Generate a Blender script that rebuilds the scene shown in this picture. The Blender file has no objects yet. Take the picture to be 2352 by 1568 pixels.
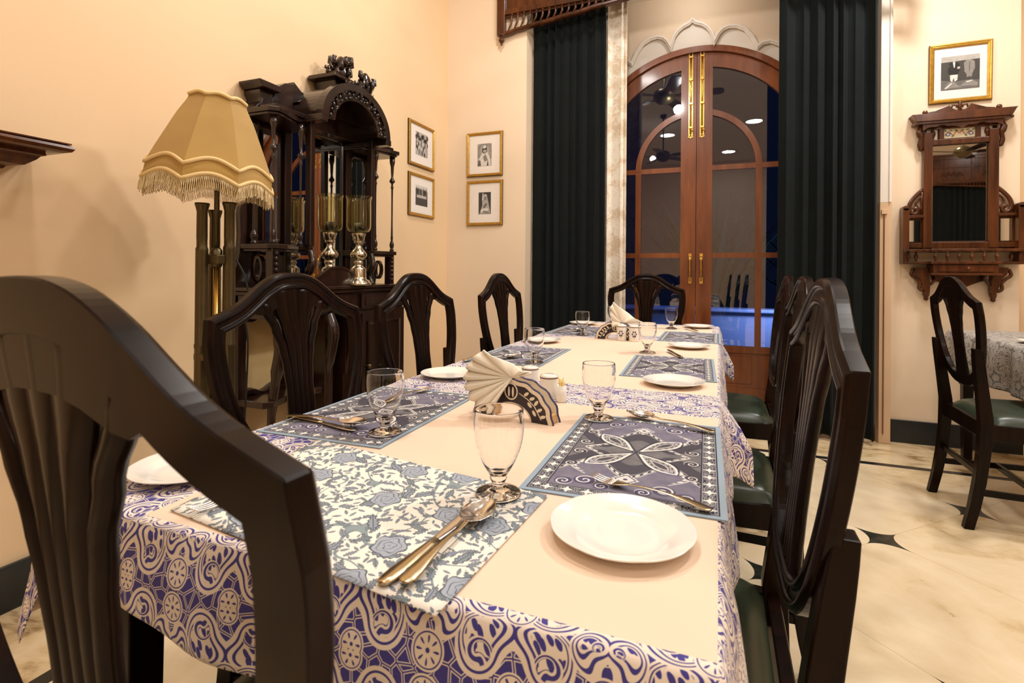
import bpy, math, random
from mathutils import Vector, Matrix
PI=math.pi; sin=math.sin; cos=math.cos
SC=bpy.context.scene; COL=SC.collection
random.seed(7)

# ------------------------------------------------------------------ mesh builder
class MB:
    def __init__(s): s.v=[]; s.f=[]; s.m=[]; s.s=[]; s.uv=[]
    def add(s,verts,faces,m=0,smooth=False,T=None,uv=None):
        b=len(s.v)
        for i,p in enumerate(verts):
            p=Vector(p)
            if T is not None: p=T@p
            s.v.append(p); s.uv.append(uv[i] if uv else (0.,0.))
        for k,f in enumerate(faces):
            s.f.append([b+i for i in f]); s.m.append(m if not isinstance(m,(list,tuple)) else m[k]); s.s.append(smooth)
        return s
    def box(s,x0,x1,y0,y1,z0,z1,m=0,T=None):
        v=[(x,y,z) for z in (z0,z1) for y in (y0,y1) for x in (x0,x1)]
        return s.add(v,[(0,2,3,1),(4,5,7,6),(0,1,5,4),(2,6,7,3),(0,4,6,2),(1,3,7,5)],m,False,T)
    def prism(s,poly,a,b,ax='y',m=0,T=None,smooth=False):
        """extrude a 2D outline between a and b along ax; the outline lies in the two other axes in order xyz"""
        def P(p,t):
            if ax=='y': return (p[0],t,p[1])
            if ax=='x': return (t,p[0],p[1])
            return (p[0],p[1],t)
        n=len(poly); ar=sum(poly[i][0]*poly[(i+1)%n][1]-poly[(i+1)%n][0]*poly[i][1] for i in range(n))
        if ar<0: poly=poly[::-1]
        v=[P(p,a) for p in poly]+[P(p,b) for p in poly]
        f=[(i,(i+1)%n,n+(i+1)%n,n+i) for i in range(n)]
        caps=[list(range(n))[::-1],[n+i for i in range(n)]]
        if ax=='y': f=[t[::-1] for t in f]; caps=[c[::-1] for c in caps]
        if b<a: f=[t[::-1] for t in f]; caps=[c[::-1] for c in caps]
        base=len(s.v)
        s.add(v,f,m,smooth,T); 
        for c in caps: s.f.append([base+i for i in c]); s.m.append(m); s.s.append(False)
        return s
    def lathe(s,prof,n=24,T=None,m=0,smooth=True,rf=None,caps=False):
        v=[];f=[]
        for (r,z) in prof:
            for k in range(n):
                a=2*PI*k/n; q=r*(rf(a,r,z) if rf else 1); v.append((q*cos(a),q*sin(a),z))
        for i in range(len(prof)-1):
            for k in range(n):
                k2=(k+1)%n; f.append((i*n+k,i*n+k2,(i+1)*n+k2,(i+1)*n+k))
        if caps:
            f.append(list(range(n))[::-1]); f.append([(len(prof)-1)*n+k for k in range(n)])
        return s.add(v,f,m,smooth,T)
    def tube(s,path,r,n=8,m=0,T=None,closed=False,smooth=True,flat=1.0,up=None):
        P=[Vector(p) for p in path]; N=len(P); v=[];f=[]; ref=Vector(up) if up else None; prev=None
        for i in range(N):
            if closed: t=(P[(i+1)%N]-P[i-1])
            else: t=P[min(i+1,N-1)]-P[max(i-1,0)]
            t=t.normalized() if t.length>1e-9 else Vector((0,0,1))
            if ref is not None: a=ref
            elif prev is None: a=Vector((0,0,1)) if abs(t.z)<.9 else Vector((1,0,0))
            else: a=prev
            a=(a-t*a.dot(t)).normalized(); prev=a; b=t.cross(a)
            rr=r[i] if isinstance(r,(list,tuple)) else r
            for k in range(n):
                q=2*PI*k/n; v.append(P[i]+a*(cos(q)*rr*flat)+b*(sin(q)*rr))
        M=N if closed else N-1
        for i in range(M):
            j=(i+1)%N
            for k in range(n):
                k2=(k+1)%n; f.append((i*n+k,i*n+k2,j*n+k2,j*n+k))
        if not closed: f.append(list(range(n))[::-1]); f.append([(N-1)*n+k for k in range(n)])
        return s.add(v,f,m,smooth,T)
    def grid(s,fn,nu,nv,m=0,T=None,smooth=True,uvf=None,flip=False,closeu=False):
        v=[];uv=[];f=[]
        for j in range(nv+1):
            for i in range(nu+1):
                a=i/nu;b=j/nv; v.append(fn(a,b)); uv.append(uvf(a,b) if uvf else (a,b))
        for j in range(nv):
            for i in range(nu):
                q=(j*(nu+1)+i,j*(nu+1)+i+1,(j+1)*(nu+1)+i+1,(j+1)*(nu+1)+i)
                f.append(q[::-1] if flip else q)
        return s.add(v,f,m,smooth,T,uv)
    def band(s,path,prof,closed=True,m=0,T=None,plane='xz',smooth=False,post=None,side=1):
        """sweep profile (s inward, t depth) along a flat outline with mitred corners"""
        N=len(path); v=[];f=[]; K=len(prof)
        for i in range(N):
            p=Vector(path[i]); 
            a=Vector(path[i-1]) if (closed or i>0) else None; b=Vector(path[(i+1)%N]) if (closed or i<N-1) else None
            d1=(p-a).normalized() if a is not None else (b-p).normalized()
            d2=(b-p).normalized() if b is not None else d1
            n1=Vector((-d1.y,d1.x)); n2=Vector((-d2.y,d2.x)); n=(n1+n2); n=n.normalized() if n.length>1e-6 else n1
            c=max(.35,n.dot(n1)); n=n*(side/c)
            for (q,t) in prof:
                w=p+n*q
                if plane=='xz': P=(w.x,t,w.y)
                elif plane=='yz': P=(t,w.x,w.y)
                else: P=(w.x,w.y,t)
                v.append(post(Vector(P)) if post else P)
        M=N if closed else N-1
        for i in range(M):
            j=(i+1)%N
            for k in range(K):
                k2=(k+1)%K; f.append((i*K+k,i*K+k2,j*K+k2,j*K+k))
        if not closed: f.append(list(range(K))[::-1]); f.append([(N-1)*K+k for k in range(K)])
        return s.add(v,f,m,smooth,T)
    def bar(s,path,w,d,m=0,T=None):
        """square section loft along a mostly vertical path"""
        v=[];f=[];N=len(path)
        for i,(x,y,z) in enumerate(path):
            a=(w[i] if isinstance(w,(list,tuple)) else w)/2; b=(d[i] if isinstance(d,(list,tuple)) else d)/2
            v+=[(x-a,y-b,z),(x+a,y-b,z),(x+a,y+b,z),(x-a,y+b,z)]
        up=path[-1][2]>path[0][2]
        for i in range(N-1):
            for k in range(4):
                q=(i*4+k,i*4+(k+1)%4,(i+1)*4+(k+1)%4,(i+1)*4+k); f.append(q if up else q[::-1])
        c0=[3,2,1,0]; c1=[4*(N-1)+k for k in range(4)]
        f+= [c0,c1] if up else [c0[::-1],c1[::-1]]
        return s.add(v,f,m,False,T)
    def build(s,name,mats,parent=None,bevel=0,loc=None,seg=2,fix=False):
        me=bpy.data.meshes.new(name); me.from_pydata([tuple(p) for p in s.v],[],s.f)
        if not isinstance(mats,(list,tuple)): mats=[mats]
        for q in mats: me.materials.append(q)
        me.polygons.foreach_set('material_index',s.m); me.polygons.foreach_set('use_smooth',s.s)
        uvl=me.uv_layers.new(name='UVMap'); 
        for l in me.loops: uvl.data[l.index].uv=s.uv[l.vertex_index]
        me.update(); me.validate()
        if fix:
            import bmesh
            bm=bmesh.new(); bm.from_mesh(me); bmesh.ops.recalc_face_normals(bm,faces=bm.faces); bm.to_mesh(me); bm.free()
        o=bpy.data.objects.new(name,me); COL.objects.link(o)
        if parent is not None: o.parent=parent
        if loc: o.location=loc
        if bevel:
            b=o.modifiers.new('bevel','BEVEL'); b.width=bevel; b.segments=seg; b.limit_method='ANGLE'; b.angle_limit=.6
            b.harden_normals=False
        return o

def thing(name,label,cat,loc=(0,0,0),rotz=0,group=None):
    o=bpy.data.objects.new(name,None); COL.objects.link(o); o.empty_display_size=.05
    o.location=loc; o.rotation_euler=(0,0,rotz); o['label']=label; o['category']=cat
    if group: o['group']=group
    return o
def tag(o,label,cat,group=None):
    o['label']=label; o['category']=cat
    if group: o['group']=group
    return o
def struct(o): o['kind']='structure'; return o
def kids(o): return [c for c in bpy.data.objects if c.parent==o]
def dup(root,loc,rotz=0,label=None,group=None,scale=None):
    r=root.copy(); COL.objects.link(r); r.location=loc; r.rotation_euler=(0,0,rotz)
    if label: r['label']=label
    if group: r['group']=group
    if scale: r.scale=scale
    for ch in kids(root):
        c=ch.copy(); COL.objects.link(c); c.parent=r
        for g in kids(ch):
            d=g.copy(); COL.objects.link(d); d.parent=c
    return r
def TR(x=0,y=0,z=0,rx=0,ry=0,rz=0,s=1):
    return Matrix.Translation((x,y,z))@Matrix.Rotation(rz,4,'Z')@Matrix.Rotation(ry,4,'Y')@Matrix.Rotation(rx,4,'X')@Matrix.Scale(s,4)
def crom(pts,n=6,closed=False):
    out=[];N=len(pts)
    for i in range(N if closed else N-1):
        g=(lambda k:pts[k%N]) if closed else (lambda k:pts[min(max(k,0),N-1)])
        p0,p1,p2,p3=g(i-1),g(i),g(i+1),g(i+2)
        for k in range(n):
            t=k/n; out.append(tuple(.5*((2*b)+(-a+c)*t+(2*a-5*b+4*c-d)*t*t+(-a+3*b-3*c+d)*t**3) for a,b,c,d in zip(p0,p1,p2,p3)))
    if not closed: out.append(tuple(pts[-1]))
    return out
def interp(tab,x):
    if x<=tab[0][0]: return tab[0][1]
    for (a,b),(c,d) in zip(tab,tab[1:]):
        if x<=c: t=(x-a)/(c-a); t=t*t*(3-2*t); return b+(d-b)*t
    return tab[-1][1]
# ------------------------------------------------------------------ node expressions
class X:
    nt=None
    def __init__(s,sock): s.k=sock
    @staticmethod
    def m(op,*a,clamp=False):
        n=X.nt.nodes.new('ShaderNodeMath'); n.operation=op; n.use_clamp=clamp
        for i,q in enumerate(a):
            if isinstance(q,X): X.nt.links.new(q.k,n.inputs[i])
            else: n.inputs[i].default_value=float(q)
        return X(n.outputs[0])
    def __add__(s,o): return X.m('ADD',s,o)
    __radd__=__add__
    def __sub__(s,o): return X.m('SUBTRACT',s,o)
    def __rsub__(s,o): return X.m('SUBTRACT',o,s)
    def __mul__(s,o): return X.m('MULTIPLY',s,o)
    __rmul__=__mul__
    def __truediv__(s,o): return X.m('DIVIDE',s,o)
    def __rtruediv__(s,o): return X.m('DIVIDE',o,s)
    def __neg__(s): return X.m('MULTIPLY',s,-1)
    def __abs__(s): return X.m('ABSOLUTE',s)
    def lt(s,o): return X.m('LESS_THAN',s,o)
    def gt(s,o): return X.m('GREATER_THAN',s,o)
def xmin(*a):
    r=a[0]
    for q in a[1:]: r=X.m('MINIMUM',r,q)
    return r
def xmax(*a):
    r=a[0]
    for q in a[1:]: r=X.m('MAXIMUM',r,q)
    return r
def xsin(a): return X.m('SINE',a)
def xcos(a): return X.m('COSINE',a)
def xpow(a,b): return X.m('POWER',a,b)
def xlen(a,b): return X.m('SQRT',a*a+b*b)
def xfr(a): return X.m('FRACT',a)
def xpp(a,b): return X.m('PINGPONG',a,b)
def xat(a,b): return X.m('ARCTAN2',a,b)
def inband(f,a,b): return X.m('COMPARE',f,(a+b)/2,(b-a)/2)
def xmix(a,b,t): return a+(b-a)*t
def rot(x,y,a):
    if isinstance(a,X): c=xcos(a); s_=xsin(a)
    else: c=cos(a); s_=sin(a)
    return x*c+y*s_, y*c-x*s_
def new_mat(name):
    m=bpy.data.materials.new(name); m.use_nodes=True; nt=m.node_tree; X.nt=nt
    b=nt.nodes['Principled BSDF']; return m,nt,b
def coords(kind='UV'):
    n=X.nt.nodes.new('ShaderNodeTexCoord'); return n.outputs[kind]
def xyz(sock):
    n=X.nt.nodes.new('ShaderNodeSeparateXYZ'); X.nt.links.new(sock,n.inputs[0]); return X(n.outputs[0]),X(n.outputs[1]),X(n.outputs[2])
def comb(x,y,z=0.):
    n=X.nt.nodes.new('ShaderNodeCombineXYZ')
    for i,q in enumerate((x,y,z)):
        if isinstance(q,X): X.nt.links.new(q.k,n.inputs[i])
        else: n.inputs[i].default_value=q
    return n.outputs[0]
def noise(vec,scale,detail=2,rough=.5,out='Fac',dist=0):
    n=X.nt.nodes.new('ShaderNodeTexNoise'); n.inputs['Scale'].default_value=scale; n.inputs['Detail'].default_value=detail
    n.inputs['Roughness'].default_value=rough; n.inputs['Distortion'].default_value=dist
    X.nt.links.new(vec,n.inputs['Vector']); return X(n.outputs[0]) if out=='Fac' else n.outputs[1]
def voro(vec,scale,feature='F1',rnd=1.):
    n=X.nt.nodes.new('ShaderNodeTexVoronoi'); n.voronoi_dimensions='2D'; n.feature=feature; n.inputs['Scale'].default_value=scale
    n.inputs['Randomness'].default_value=rnd
    X.nt.links.new(vec,n.inputs['Vector']); return n
def cmix(fac,a,b):
    n=X.nt.nodes.new('ShaderNodeMix'); n.data_type='RGBA'
    if isinstance(fac,X): X.nt.links.new(fac.k,n.inputs[0])
    else: n.inputs[0].default_value=fac
    for i,q in ((6,a),(7,b)):
        if isinstance(q,(tuple,list)): n.inputs[i].default_value=(*q[:3],1)
        else: X.nt.links.new(q,n.inputs[i])
    return n.outputs[2]
def ramp(fac,stops):
    n=X.nt.nodes.new('ShaderNodeValToRGB'); X.nt.links.new(fac.k,n.inputs[0]); e=n.color_ramp.elements
    while len(e)<len(stops): e.new(.5)
    for q,(p,c) in zip(e,stops): q.position=p; q.color=(*c,1)
    return n.outputs[0]
def bump(b,h,strength=.3,dist=.002):
    n=X.nt.nodes.new('ShaderNodeBump'); n.inputs['Strength'].default_value=strength; n.inputs['Distance'].default_value=dist
    X.nt.links.new(h.k,n.inputs['Height']); X.nt.links.new(n.outputs[0],b.inputs['Normal'])
def setc(b,c): 
    if isinstance(c,(tuple,list)): b.inputs['Base Color'].default_value=(*c[:3],1)
    else: X.nt.links.new(c,b.inputs['Base Color'])
def plain(name,c,rough=.5,metal=0,coat=0,var=.06,scale=30,spec=.5,trans=0,bmp=0,sub=0,ior=1.45):
    m,nt,b=new_mat(name); o=coords('Object'); n=noise(o,scale,3)
    f=(1-var)+n*(2*var)
    c2=comb(c[0]*f,c[1]*f,c[2]*f); setc(b,c2)
    b.inputs['Roughness'].default_value=rough; b.inputs['Metallic'].default_value=metal
    b.inputs['Specular IOR Level'].default_value=spec; b.inputs['IOR'].default_value=ior
    if coat: b.inputs['Coat Weight'].default_value=coat; b.inputs['Coat Roughness'].default_value=.12
    if trans: b.inputs['Transmission Weight'].default_value=trans
    if sub: b.inputs['Subsurface Weight'].default_value=sub; b.inputs['Subsurface Radius'].default_value=(.01,.008,.006)
    if bmp: bump(b,n,bmp,.001)
    return m
def wood(name,c1,c2,rough=.35,coat=.3,sc=(1,1,8),scale=7,coord='Object'):
    m,nt,b=new_mat(name); o=coords(coord); x,y,z=xyz(o)
    v=comb(x*(9 if sc[0]<2 else 1.),y*(9 if sc[1]<2 else 1.),z*(9 if sc[2]<2 else 1.))
    n=noise(v,scale*.5,4,.6,dist=.6); n2=noise(o,2.2,2)
    f=X.m('MULTIPLY_ADD',n,1.0,(n2-.5)*.7)
    setc(b,ramp(f,[(.3,c1),(.7,c2)])); b.inputs['Roughness'].default_value=rough
    b.inputs['Coat Weight'].default_value=coat; b.inputs['Coat Roughness'].default_value=.1
    bump(b,n,.06,.0006); return m
def drop(u,v,cx,cy,R,ang,curl):
    x=(u-cx)/R; y=(v-cy)/R; r=xlen(x,y)
    x,y=rot(x,y,r*curl+ang)
    c=(x/(r+.001)+1)*.5
    return r-(.5+.85*c*c*c*c), r
def paisley(u,v,fine):
    """1 = cream, 0 = ink; u,v in motif units (mirrored repeat)"""
    a=xpp(u,1.0); b=xpp(v,2.3)
    e=voro(comb(u,v),5.5,'DISTANCE_TO_EDGE'); ed=X(e.outputs['Distance'])
    val=inband(ed,.05,.11)
    dsh=voro(comb(u*1.0+v*.4,v*.55),11.0); dash=X(dsh.outputs['Distance']).gt(.41)
    def put(val,cx,cy,R,ang,curl):
        f,r=drop(a,b,cx,cy,R,ang,curl)
        w=.024/R
        body=xmax(dash,inband(f,-w*3.4,-w*2.2)); body=body*(1.-inband(f,-w*2.2,-w*.7))
        g,r2=drop(a,b,cx+.02,cy-.01,R*.50,ang+.7,curl*1.9)
        core=xmax(inband(g,-.34,-.17),inband(g,.10,2.)); core=xmax(core,(dash*g.lt(-.42))*1.)
        body=xmix(body,core,g.lt(.26))
        body=xmax(body,f.gt(-w*.9))
        val=xmix(val,body,f.lt(w*1.0))
        rim=inband(f,w*.9,w*2.1); val=val*(1.-rim)
        return xmax(val,inband(f,w*2.1,w*4.2))
    val=put(val,.40,.36,.34,.9,1.0)
    val=put(val,.46,1.02,.36,-2.3,-1.0)
    val=put(val,.62,1.66,.33,1.2,.9)
    val=put(val,.88,.72,.20,2.4,1.2)
    val=put(val,.24,1.42,.17,-.8,-1.2)
    val=put(val,.30,2.02,.24,2.2,1.1)
    def ros(val,cx,cy,R,k,t0=0.):
        x=(a-cx)/R; y=(b-cy)/R; r=xlen(x,y); th=xat(y,x)
        pet=xlen(r-.52,xsin(th*(k/2.)+t0)*.42)
        q=1.-pet.lt(.19); q=xmin(q,1.-inband(r,.80,.88)); q=q*(1.-r.lt(.13))
        return xmix(val,xmax(q,r.gt(.88)),r.lt(1.0))
    val=ros(val,0,.90,.20,8.); val=ros(val,0,1.86,.19,6.); val=ros(val,1.0,.22,.21,8.); val=ros(val,1.0,1.20,.20,8.); val=ros(val,0,.06,.17,6.); val=ros(val,.97,2.12,.22,8.); val=ros(val,.70,2.25,.12,6.)
    return val
def mat_cloth(name,rects,ink=(.062,.052,.27),cream=(.86,.76,.66),plainc=(.85,.655,.50),unit=.084,bg=None):
    m,nt,b=new_mat(name); s,t,_=xyz(coords('UV'))
    # slight wobble of the printed block
    val=paisley(s/unit,t/unit,1)
    inn=None
    for (x0,x1,y0,y1) in rects:
        q=inband(s,x0,x1)*inband(t,y0,y1); inn=q if inn is None else xmax(inn,q)
    n=noise(comb(s*1.,t*1.),6,3)
    c=cmix(val,ink,cream)
    if inn is not None: c=cmix(inn,c,plainc)
    f=.95+n*.1; hs=nt.nodes.new('ShaderNodeVectorMath'); hs.operation='SCALE'; nt.links.new(c,hs.inputs[0]); nt.links.new(f.k,hs.inputs['Scale'])
    setc(b,hs.outputs[0]); b.inputs['Roughness'].default_value=.85; b.inputs['Specular IOR Level'].default_value=.2
    b.inputs['Sheen Weight'].default_value=.13
    w=xsin(s*5200)*xsin(t*5200)*.15+noise(comb(s,t),9,3,.6)*3.; bump(b,w,.25,.004)
    return m
def mat_placemat():
    m,nt,b=new_mat('placemat_print'); x0,y0,_=xyz(coords('UV'))   # x across (.285), y along (.44)
    x=abs(x0); y=abs(y0)
    bind=xmax(x.gt(.1335),y.gt(.211))
    ex=x-.108; ey=y-.1855; e=xmax(ex,ey)            # >0 in the border strip (.0255 wide)
    nz=noise(comb(x0,y0),38,3,.6)
    # inner field
    def leaf(px,py,cx,cy,ang,L,W):
        u,v=rot(px-cx,py-cy,ang); u=u/L
        return abs(v)/W-(1.-u*u)*(.62+.38*u), u, v
    ink=(.052,.043,.125); dark=(.045,.04,.065); grey=(.42,.42,.42); white=(.74,.72,.68)
    val=x*0.+.16+ (nz-.5)*.2
    og=.098+.030*xcos(x*52.)-.0                     # ogee band across
    d=y-og; 
    val=xmix(val,.05+0*val,inband(d,-.060,0.0))
    val=xmax(val,.62*inband(d,-.0035,.0)); 
    dots=xlen(xfr(x*95.)-.5,(d+.0085)*95.).lt(.34); val=xmax(val,dots*.85)
    val=xmax(val,inband(d,-.0165,-.0145)*.55)
    # second scallop, to the side
    og2=.072+.020*xcos(y*60.+.5); d2=x-og2
    val=xmax(val,.7*inband(d2,-.0018,.0016)*y.lt(.13)); dots2=xlen(xfr(y*95.)-.5,(d2+.006)*95.).lt(.33); val=xmax(val,dots2*.8*y.lt(.12))
    f,u,v=leaf(x,y,.038,.044,.86,.054,.030)
    inside=f.lt(0)
    lf=xmax(inband(f,-.14,0.)*.85,(f.lt(-.14))*.42)
    g,u3,v3=leaf(x,y,.041,.048,.86,.031,.016); lf=xmix(lf,.06+.5*inband(g,-.30,-.1),g.lt(0.))
    pd=inband(f,-.30,-.22)*xsin(u*26.).gt(.1); lf=lf*(1.-pd)
    val=xmix(val,lf,inside)
    val=xmix(val,val*.2,inband(f,.02,.14))
    # end medallions
    my=y-.132; r=xlen(x*1.0,my); dm=x+abs(my)*.85
    val=xmix(val,xmax(inband(dm,.017,.0215)*(.35+.5*xsin(xat(my,x)*16.).gt(0.)),xmax(inband(dm,.0,.0145)*.72*r.gt(.0035),0*r)),dm.lt(.0215))
    # corner curls
    def curl(val,cx,cy,R,s_):
        px=(x-cx)/R; py=(y-cy)/R; rr=xlen(px,py); th=xat(py,px)*s_
        q=xfr(rr*1.6+th/(2*PI)); cr=inband(q,.0,.30)*.72*rr.lt(1.); 
        return xmix(val,cr+.04,rr.lt(1.))
    val=curl(val,.058,.155,.017,1.); val=curl(val,.088,.168,.014,-1.); val=curl(val,.030,.171,.012,1.); val=curl(val,.094,.028,.013,1.); val=curl(val,.095,.09,.011,-1.)
    inkm=cmix(xmax(0*val,xmin(val*1.15,1.+0*val)),cmix(xmax(d.gt(0.),inband(abs(x)*0.+y,.0,.012)*0.),(.030,.026,.048),(.055,.045,.125)),white)
    # border: repeated star and scroll
    al=xmax(ex*0+xmix(y,x,ey.gt(ex)),0*x); ac=e/.0255
    c=xfr(al/.030)-.5; q=ac-.5
    star=(abs(c)*abs(q)).lt(.012)*xlen(c,q*.8).lt(.30)
    v2=voro(comb(x0,y0),210.); scr=inband(X(v2.outputs['Distance']),.30,.52)
    bv=xmax(star*.95,xmax(scr*.5*abs(q).lt(.33),inband(abs(q),.36,.42)*.35))
    bc=cmix(bv,(.03,.03,.055),(.80,.79,.76))
    c1=cmix(e.gt(0.),inkm,bc)
    c1=cmix(bind,c1,(.30,.38,.46))
    setc(b,c1); b.inputs['Roughness'].default_value=.85; b.inputs['Specular IOR Level'].default_value=.2
    bump(b,nz,.3,.0015); return m
def mat_floral():
    m,nt,b=new_mat('floral_print'); s,t,_=xyz(coords('UV')); vec=comb(s,t)
    col=[None]
    val=0*s+1.; tint=0*s
    def leaves(val,tint,scale,L,W,off,serr):
        v=voro(comb(s+off,t+off*.7),scale,'F1',1.); px,py,_=xyz(v.outputs['Position']); cr,cg,cb=xyz(v.outputs['Color'])
        x,y=rot(s+off-px,t+off*.7-py,cr*6.28); L2=L*(.7+.6*cg)
        u=x/L2; w=abs(y)/(L2*W)
        f=w-(1.-u*u)*(.8+.2*u)-serr*xsin(u*17.)
        ins=f.lt(0.); k=xmix(.62+0*u,.30+0*u,xmax(f.gt(-.20),w.lt(.07)))
        k=xmix(k,k*.75,xsin(u*30.+w*6.).gt(.75))
        return xmix(val,k,ins),xmix(tint,cb,ins)
    # stems
    st=abs(noise(vec,9,1)-.5); val=xmix(val,.72+0*s,inband(st,.0,.006))
    val,tint=leaves(val,tint,72.,.0066,.40,.31,.16)
    val,tint=leaves(val,tint,44.,.0105,.42,1.7,.18)
    val,tint=leaves(val,tint,20.,.0165,.46,3.3,.12)
    # roses
    v=voro(comb(s+.02,t+.045),9.5,'F1',.75); px,py,_=xyz(v.outputs['Position']); x=s+.02-px; y=t+.045-py; r=xlen(x,y)/.0215; th=xat(y,x)
    ro=r*(1.+.10*xsin(th*5.+r*4.)); ins=ro.lt(1.)
    ring=xfr(ro*3.2+.16*xsin(th*3.+ro*9.)); k=xmix(.66+.15*ring,.34+0*r,ring.lt(.16)); k=xmix(k,.3+0*r,ro.gt(.93))
    val=xmix(val,k,ins); tint=xmix(tint,.9+0*r,ins)
    c=cmix(val,(.03,.045,.06),(.88,.83,.76))
    blue=cmix(tint,(.27,.33,.35),(.38,.42,.50)); bl2=cmix((val-.3)/.4,(.10,.12,.15),blue)
    setc(b,cmix(val.gt(.9),bl2,(.86,.81,.73))); b.inputs['Roughness'].default_value=.85; b.inputs['Specular IOR Level'].default_value=.2
    bump(b,noise(vec,14,3),.3,.002); return m
def mat_floor():
    m,nt,b=new_mat('marble_floor_tiles'); x,y,_=xyz(coords('Object'))
    # 45 degree marble squares, star inlays on the joints' crossings
    A=.643
    p=((x-.63)+(y-2.564))*.70711/A; q=((x-.63)-(y-2.564))*.70711/A
    dp=abs(xfr(p+.5)-.5)*A; dq=abs(xfr(q+.5)-.5)*A
    n=noise(comb(x,y*1.4),1.6,6,.6,dist=.8); n2=noise(comb(x+y*.5,y),7,5,.65,dist=1.2)
    ip=X.m('FLOOR',p); iq=X.m('FLOOR',q); sh=xfr(xsin(ip*12.9+iq*78.2)*43758.5)
    base=ramp(n*.75+n2*.25+(sh-.5)*.06,[(.30,(.52,.36,.17)),(.42,(.74,.59,.38)),(.60,(.83,.70,.50)),(.8,(.88,.77,.60))])
    vein=inband(n2,.30,.335)*.35*n.lt(.45); base=cmix(vein,base,(.25,.17,.08))
    joint=xmin(dp,dq).lt(.0016); c=cmix(joint*.45,base,(.40,.28,.14))
    star=X.m('POWER',dp/.100,.57)+X.m('POWER',dq/.125,.57); sv=noise(comb(x,y),24,4)
    c=cmix(star.lt(1.),c,ramp(sv,[(.4,(.012,.014,.012)),(.8,(.05,.055,.04))]))
    # border: dark strip and an outer field laid square to the wall
    brd=y.gt(3.545); nb=noise(comb(x*1.4,y*3),2.5,6,.65,dist=1.); bcol=ramp(nb,[(.35,(.30,.20,.09)),(.47,(.66,.50,.29)),(.7,(.80,.66,.45))])
    c=cmix(brd,c,bcol); c=cmix(inband(y,3.545,3.595),c,(.018,.02,.018))
    c=cmix(inband(xfr(x/1.2),.0,.0014)*brd,c,(.40,.28,.14))
    # strip along the wall side
    brd2=x.lt(-1.62); c=cmix(brd2,c,bcol); c=cmix(inband(x,-1.67,-1.62)*y.lt(3.6),c,(.018,.02,.018))
    setc(b,c); b.inputs['Roughness'].default_value=.22; b.inputs['Specular IOR Level'].default_value=.35; return m
def mat_wall(name,c,rough=.62):
    m,nt,b=new_mat(name); o=coords('Object'); n=noise(o,1.3,4,.55); n2=noise(o,60,3)
    f=.95+n*.10; setc(b,comb(c[0]*f,c[1]*(f*.98+.02),c[2]*f)); b.inputs['Roughness'].default_value=rough
    b.inputs['Specular IOR Level'].default_value=.3; bump(b,n*2.+n2*.1,.2,.01); return m
def mat_glass(name,tint=(1,1,1),rough=0.,ior=1.5):
    m,nt,b=new_mat(name); n=noise(coords('Object'),8,1)
    f=.985+n*.015; setc(b,comb(tint[0]*f,tint[1]*f,tint[2]*f)); b.inputs['Transmission Weight'].default_value=1; b.inputs['Roughness'].default_value=rough; b.inputs['IOR'].default_value=ior
    return m
def mat_emit(name,c,s):
    m,nt,b=new_mat(name); setc(b,c); b.inputs['Emission Color'].default_value=(*c,1); b.inputs['Emission Strength'].default_value=s; return m
M={}
M['chair']=wood('ebony_stained_wood',(.0025,.0018,.0016),(.014,.0050,.0026),.25,.0,scale=5); M['chair'].node_tree.nodes['Principled BSDF'].inputs['Specular IOR Level'].default_value=.13
M['side']=wood('dark_carved_mahogany',(.008,.0042,.0032),(.032,.012,.007),.22,.25,scale=5)
M['mahog']=wood('polished_red_mahogany',(.034,.0095,.003),(.115,.034,.009),.24,.12,scale=5); M['mahog'].node_tree.nodes['Principled BSDF'].inputs['Specular IOR Level'].default_value=.35
M['door']=wood('door_teak',(.15,.038,.010),(.27,.078,.020),.32,.3,scale=4)
M['seat']=plain('dark_green_leather',(.028,.042,.026),.32,var=.15,scale=18,bmp=.1)
M['wallL']=mat_wall('wall_plaster_peach',(.80,.585,.36)); M['wallB']=mat_wall('wall_plaster_cream',(.81,.66,.495))
M['white']=plain('white_plaster_moulding',(.80,.74,.66),.5,var=.03,scale=5)
M['ceil']=plain('ceiling_white_paint',(.80,.76,.70),.8,var=.02)
M['base']=plain('black_marble_skirting',(.018,.022,.024),.25,var=.5,scale=9)
M['floor']=mat_floor(); M['glass']=mat_glass('clear_glass',(1,1,1),0.,1.32); 
M['china']=plain('white_porcelain',(.86,.83,.77),.12,var=.01,coat=.5); M['rim']=plain('brown_glaze_line',(.12,.05,.03),.3)
M['steel']=plain('cutlery_steel',(.74,.70,.66),.17,metal=1,var=.03); M['gold']=plain('gilt_steel_handle',(.52,.41,.25),.24,metal=1,var=.05)
M['brass']=plain('polished_brass',(.85,.55,.15),.2,metal=1,var=.05); M['oldbrass']=plain('tarnished_brass_tube',(.10,.075,.035),.3,metal=.7,var=.3,scale=14)
M['silver']=plain('aged_silver_metal',(.62,.55,.42),.16,metal=1,var=.1,scale=20)
M['amber']=mat_glass('smoked_amber_glass',(.90,.83,.52),.05)
M['gframe']=plain('gilded_frame_wood',(.50,.29,.055),.28,metal=.75,var=.35,scale=45,bmp=.3)
M['gdark']=plain('dark_frame_edge',(.05,.03,.012),.4)
M['paper']=plain('mount_board',(.82,.76,.70),.7,var=.02); M['mirror']=plain('mirror_silvering',(.86,.86,.84),.015,metal=1,var=.0)
for k,g in enumerate((.015,.05,.12,.22,.38,.62)): M['g%d'%k]=plain('photo_grey_%s'%('abcdef'[k]),(g*1.06,g*1.0,g*.93),.4,var=.25,scale=60)
M['ochre']=plain('wall_standin_ochre',(.70,.50,.24),.35,var=.05,scale=3); M['napkin']=plain('cream_napkin_cotton',(.88,.82,.70),.85,var=.03,bmp=.1)
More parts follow.
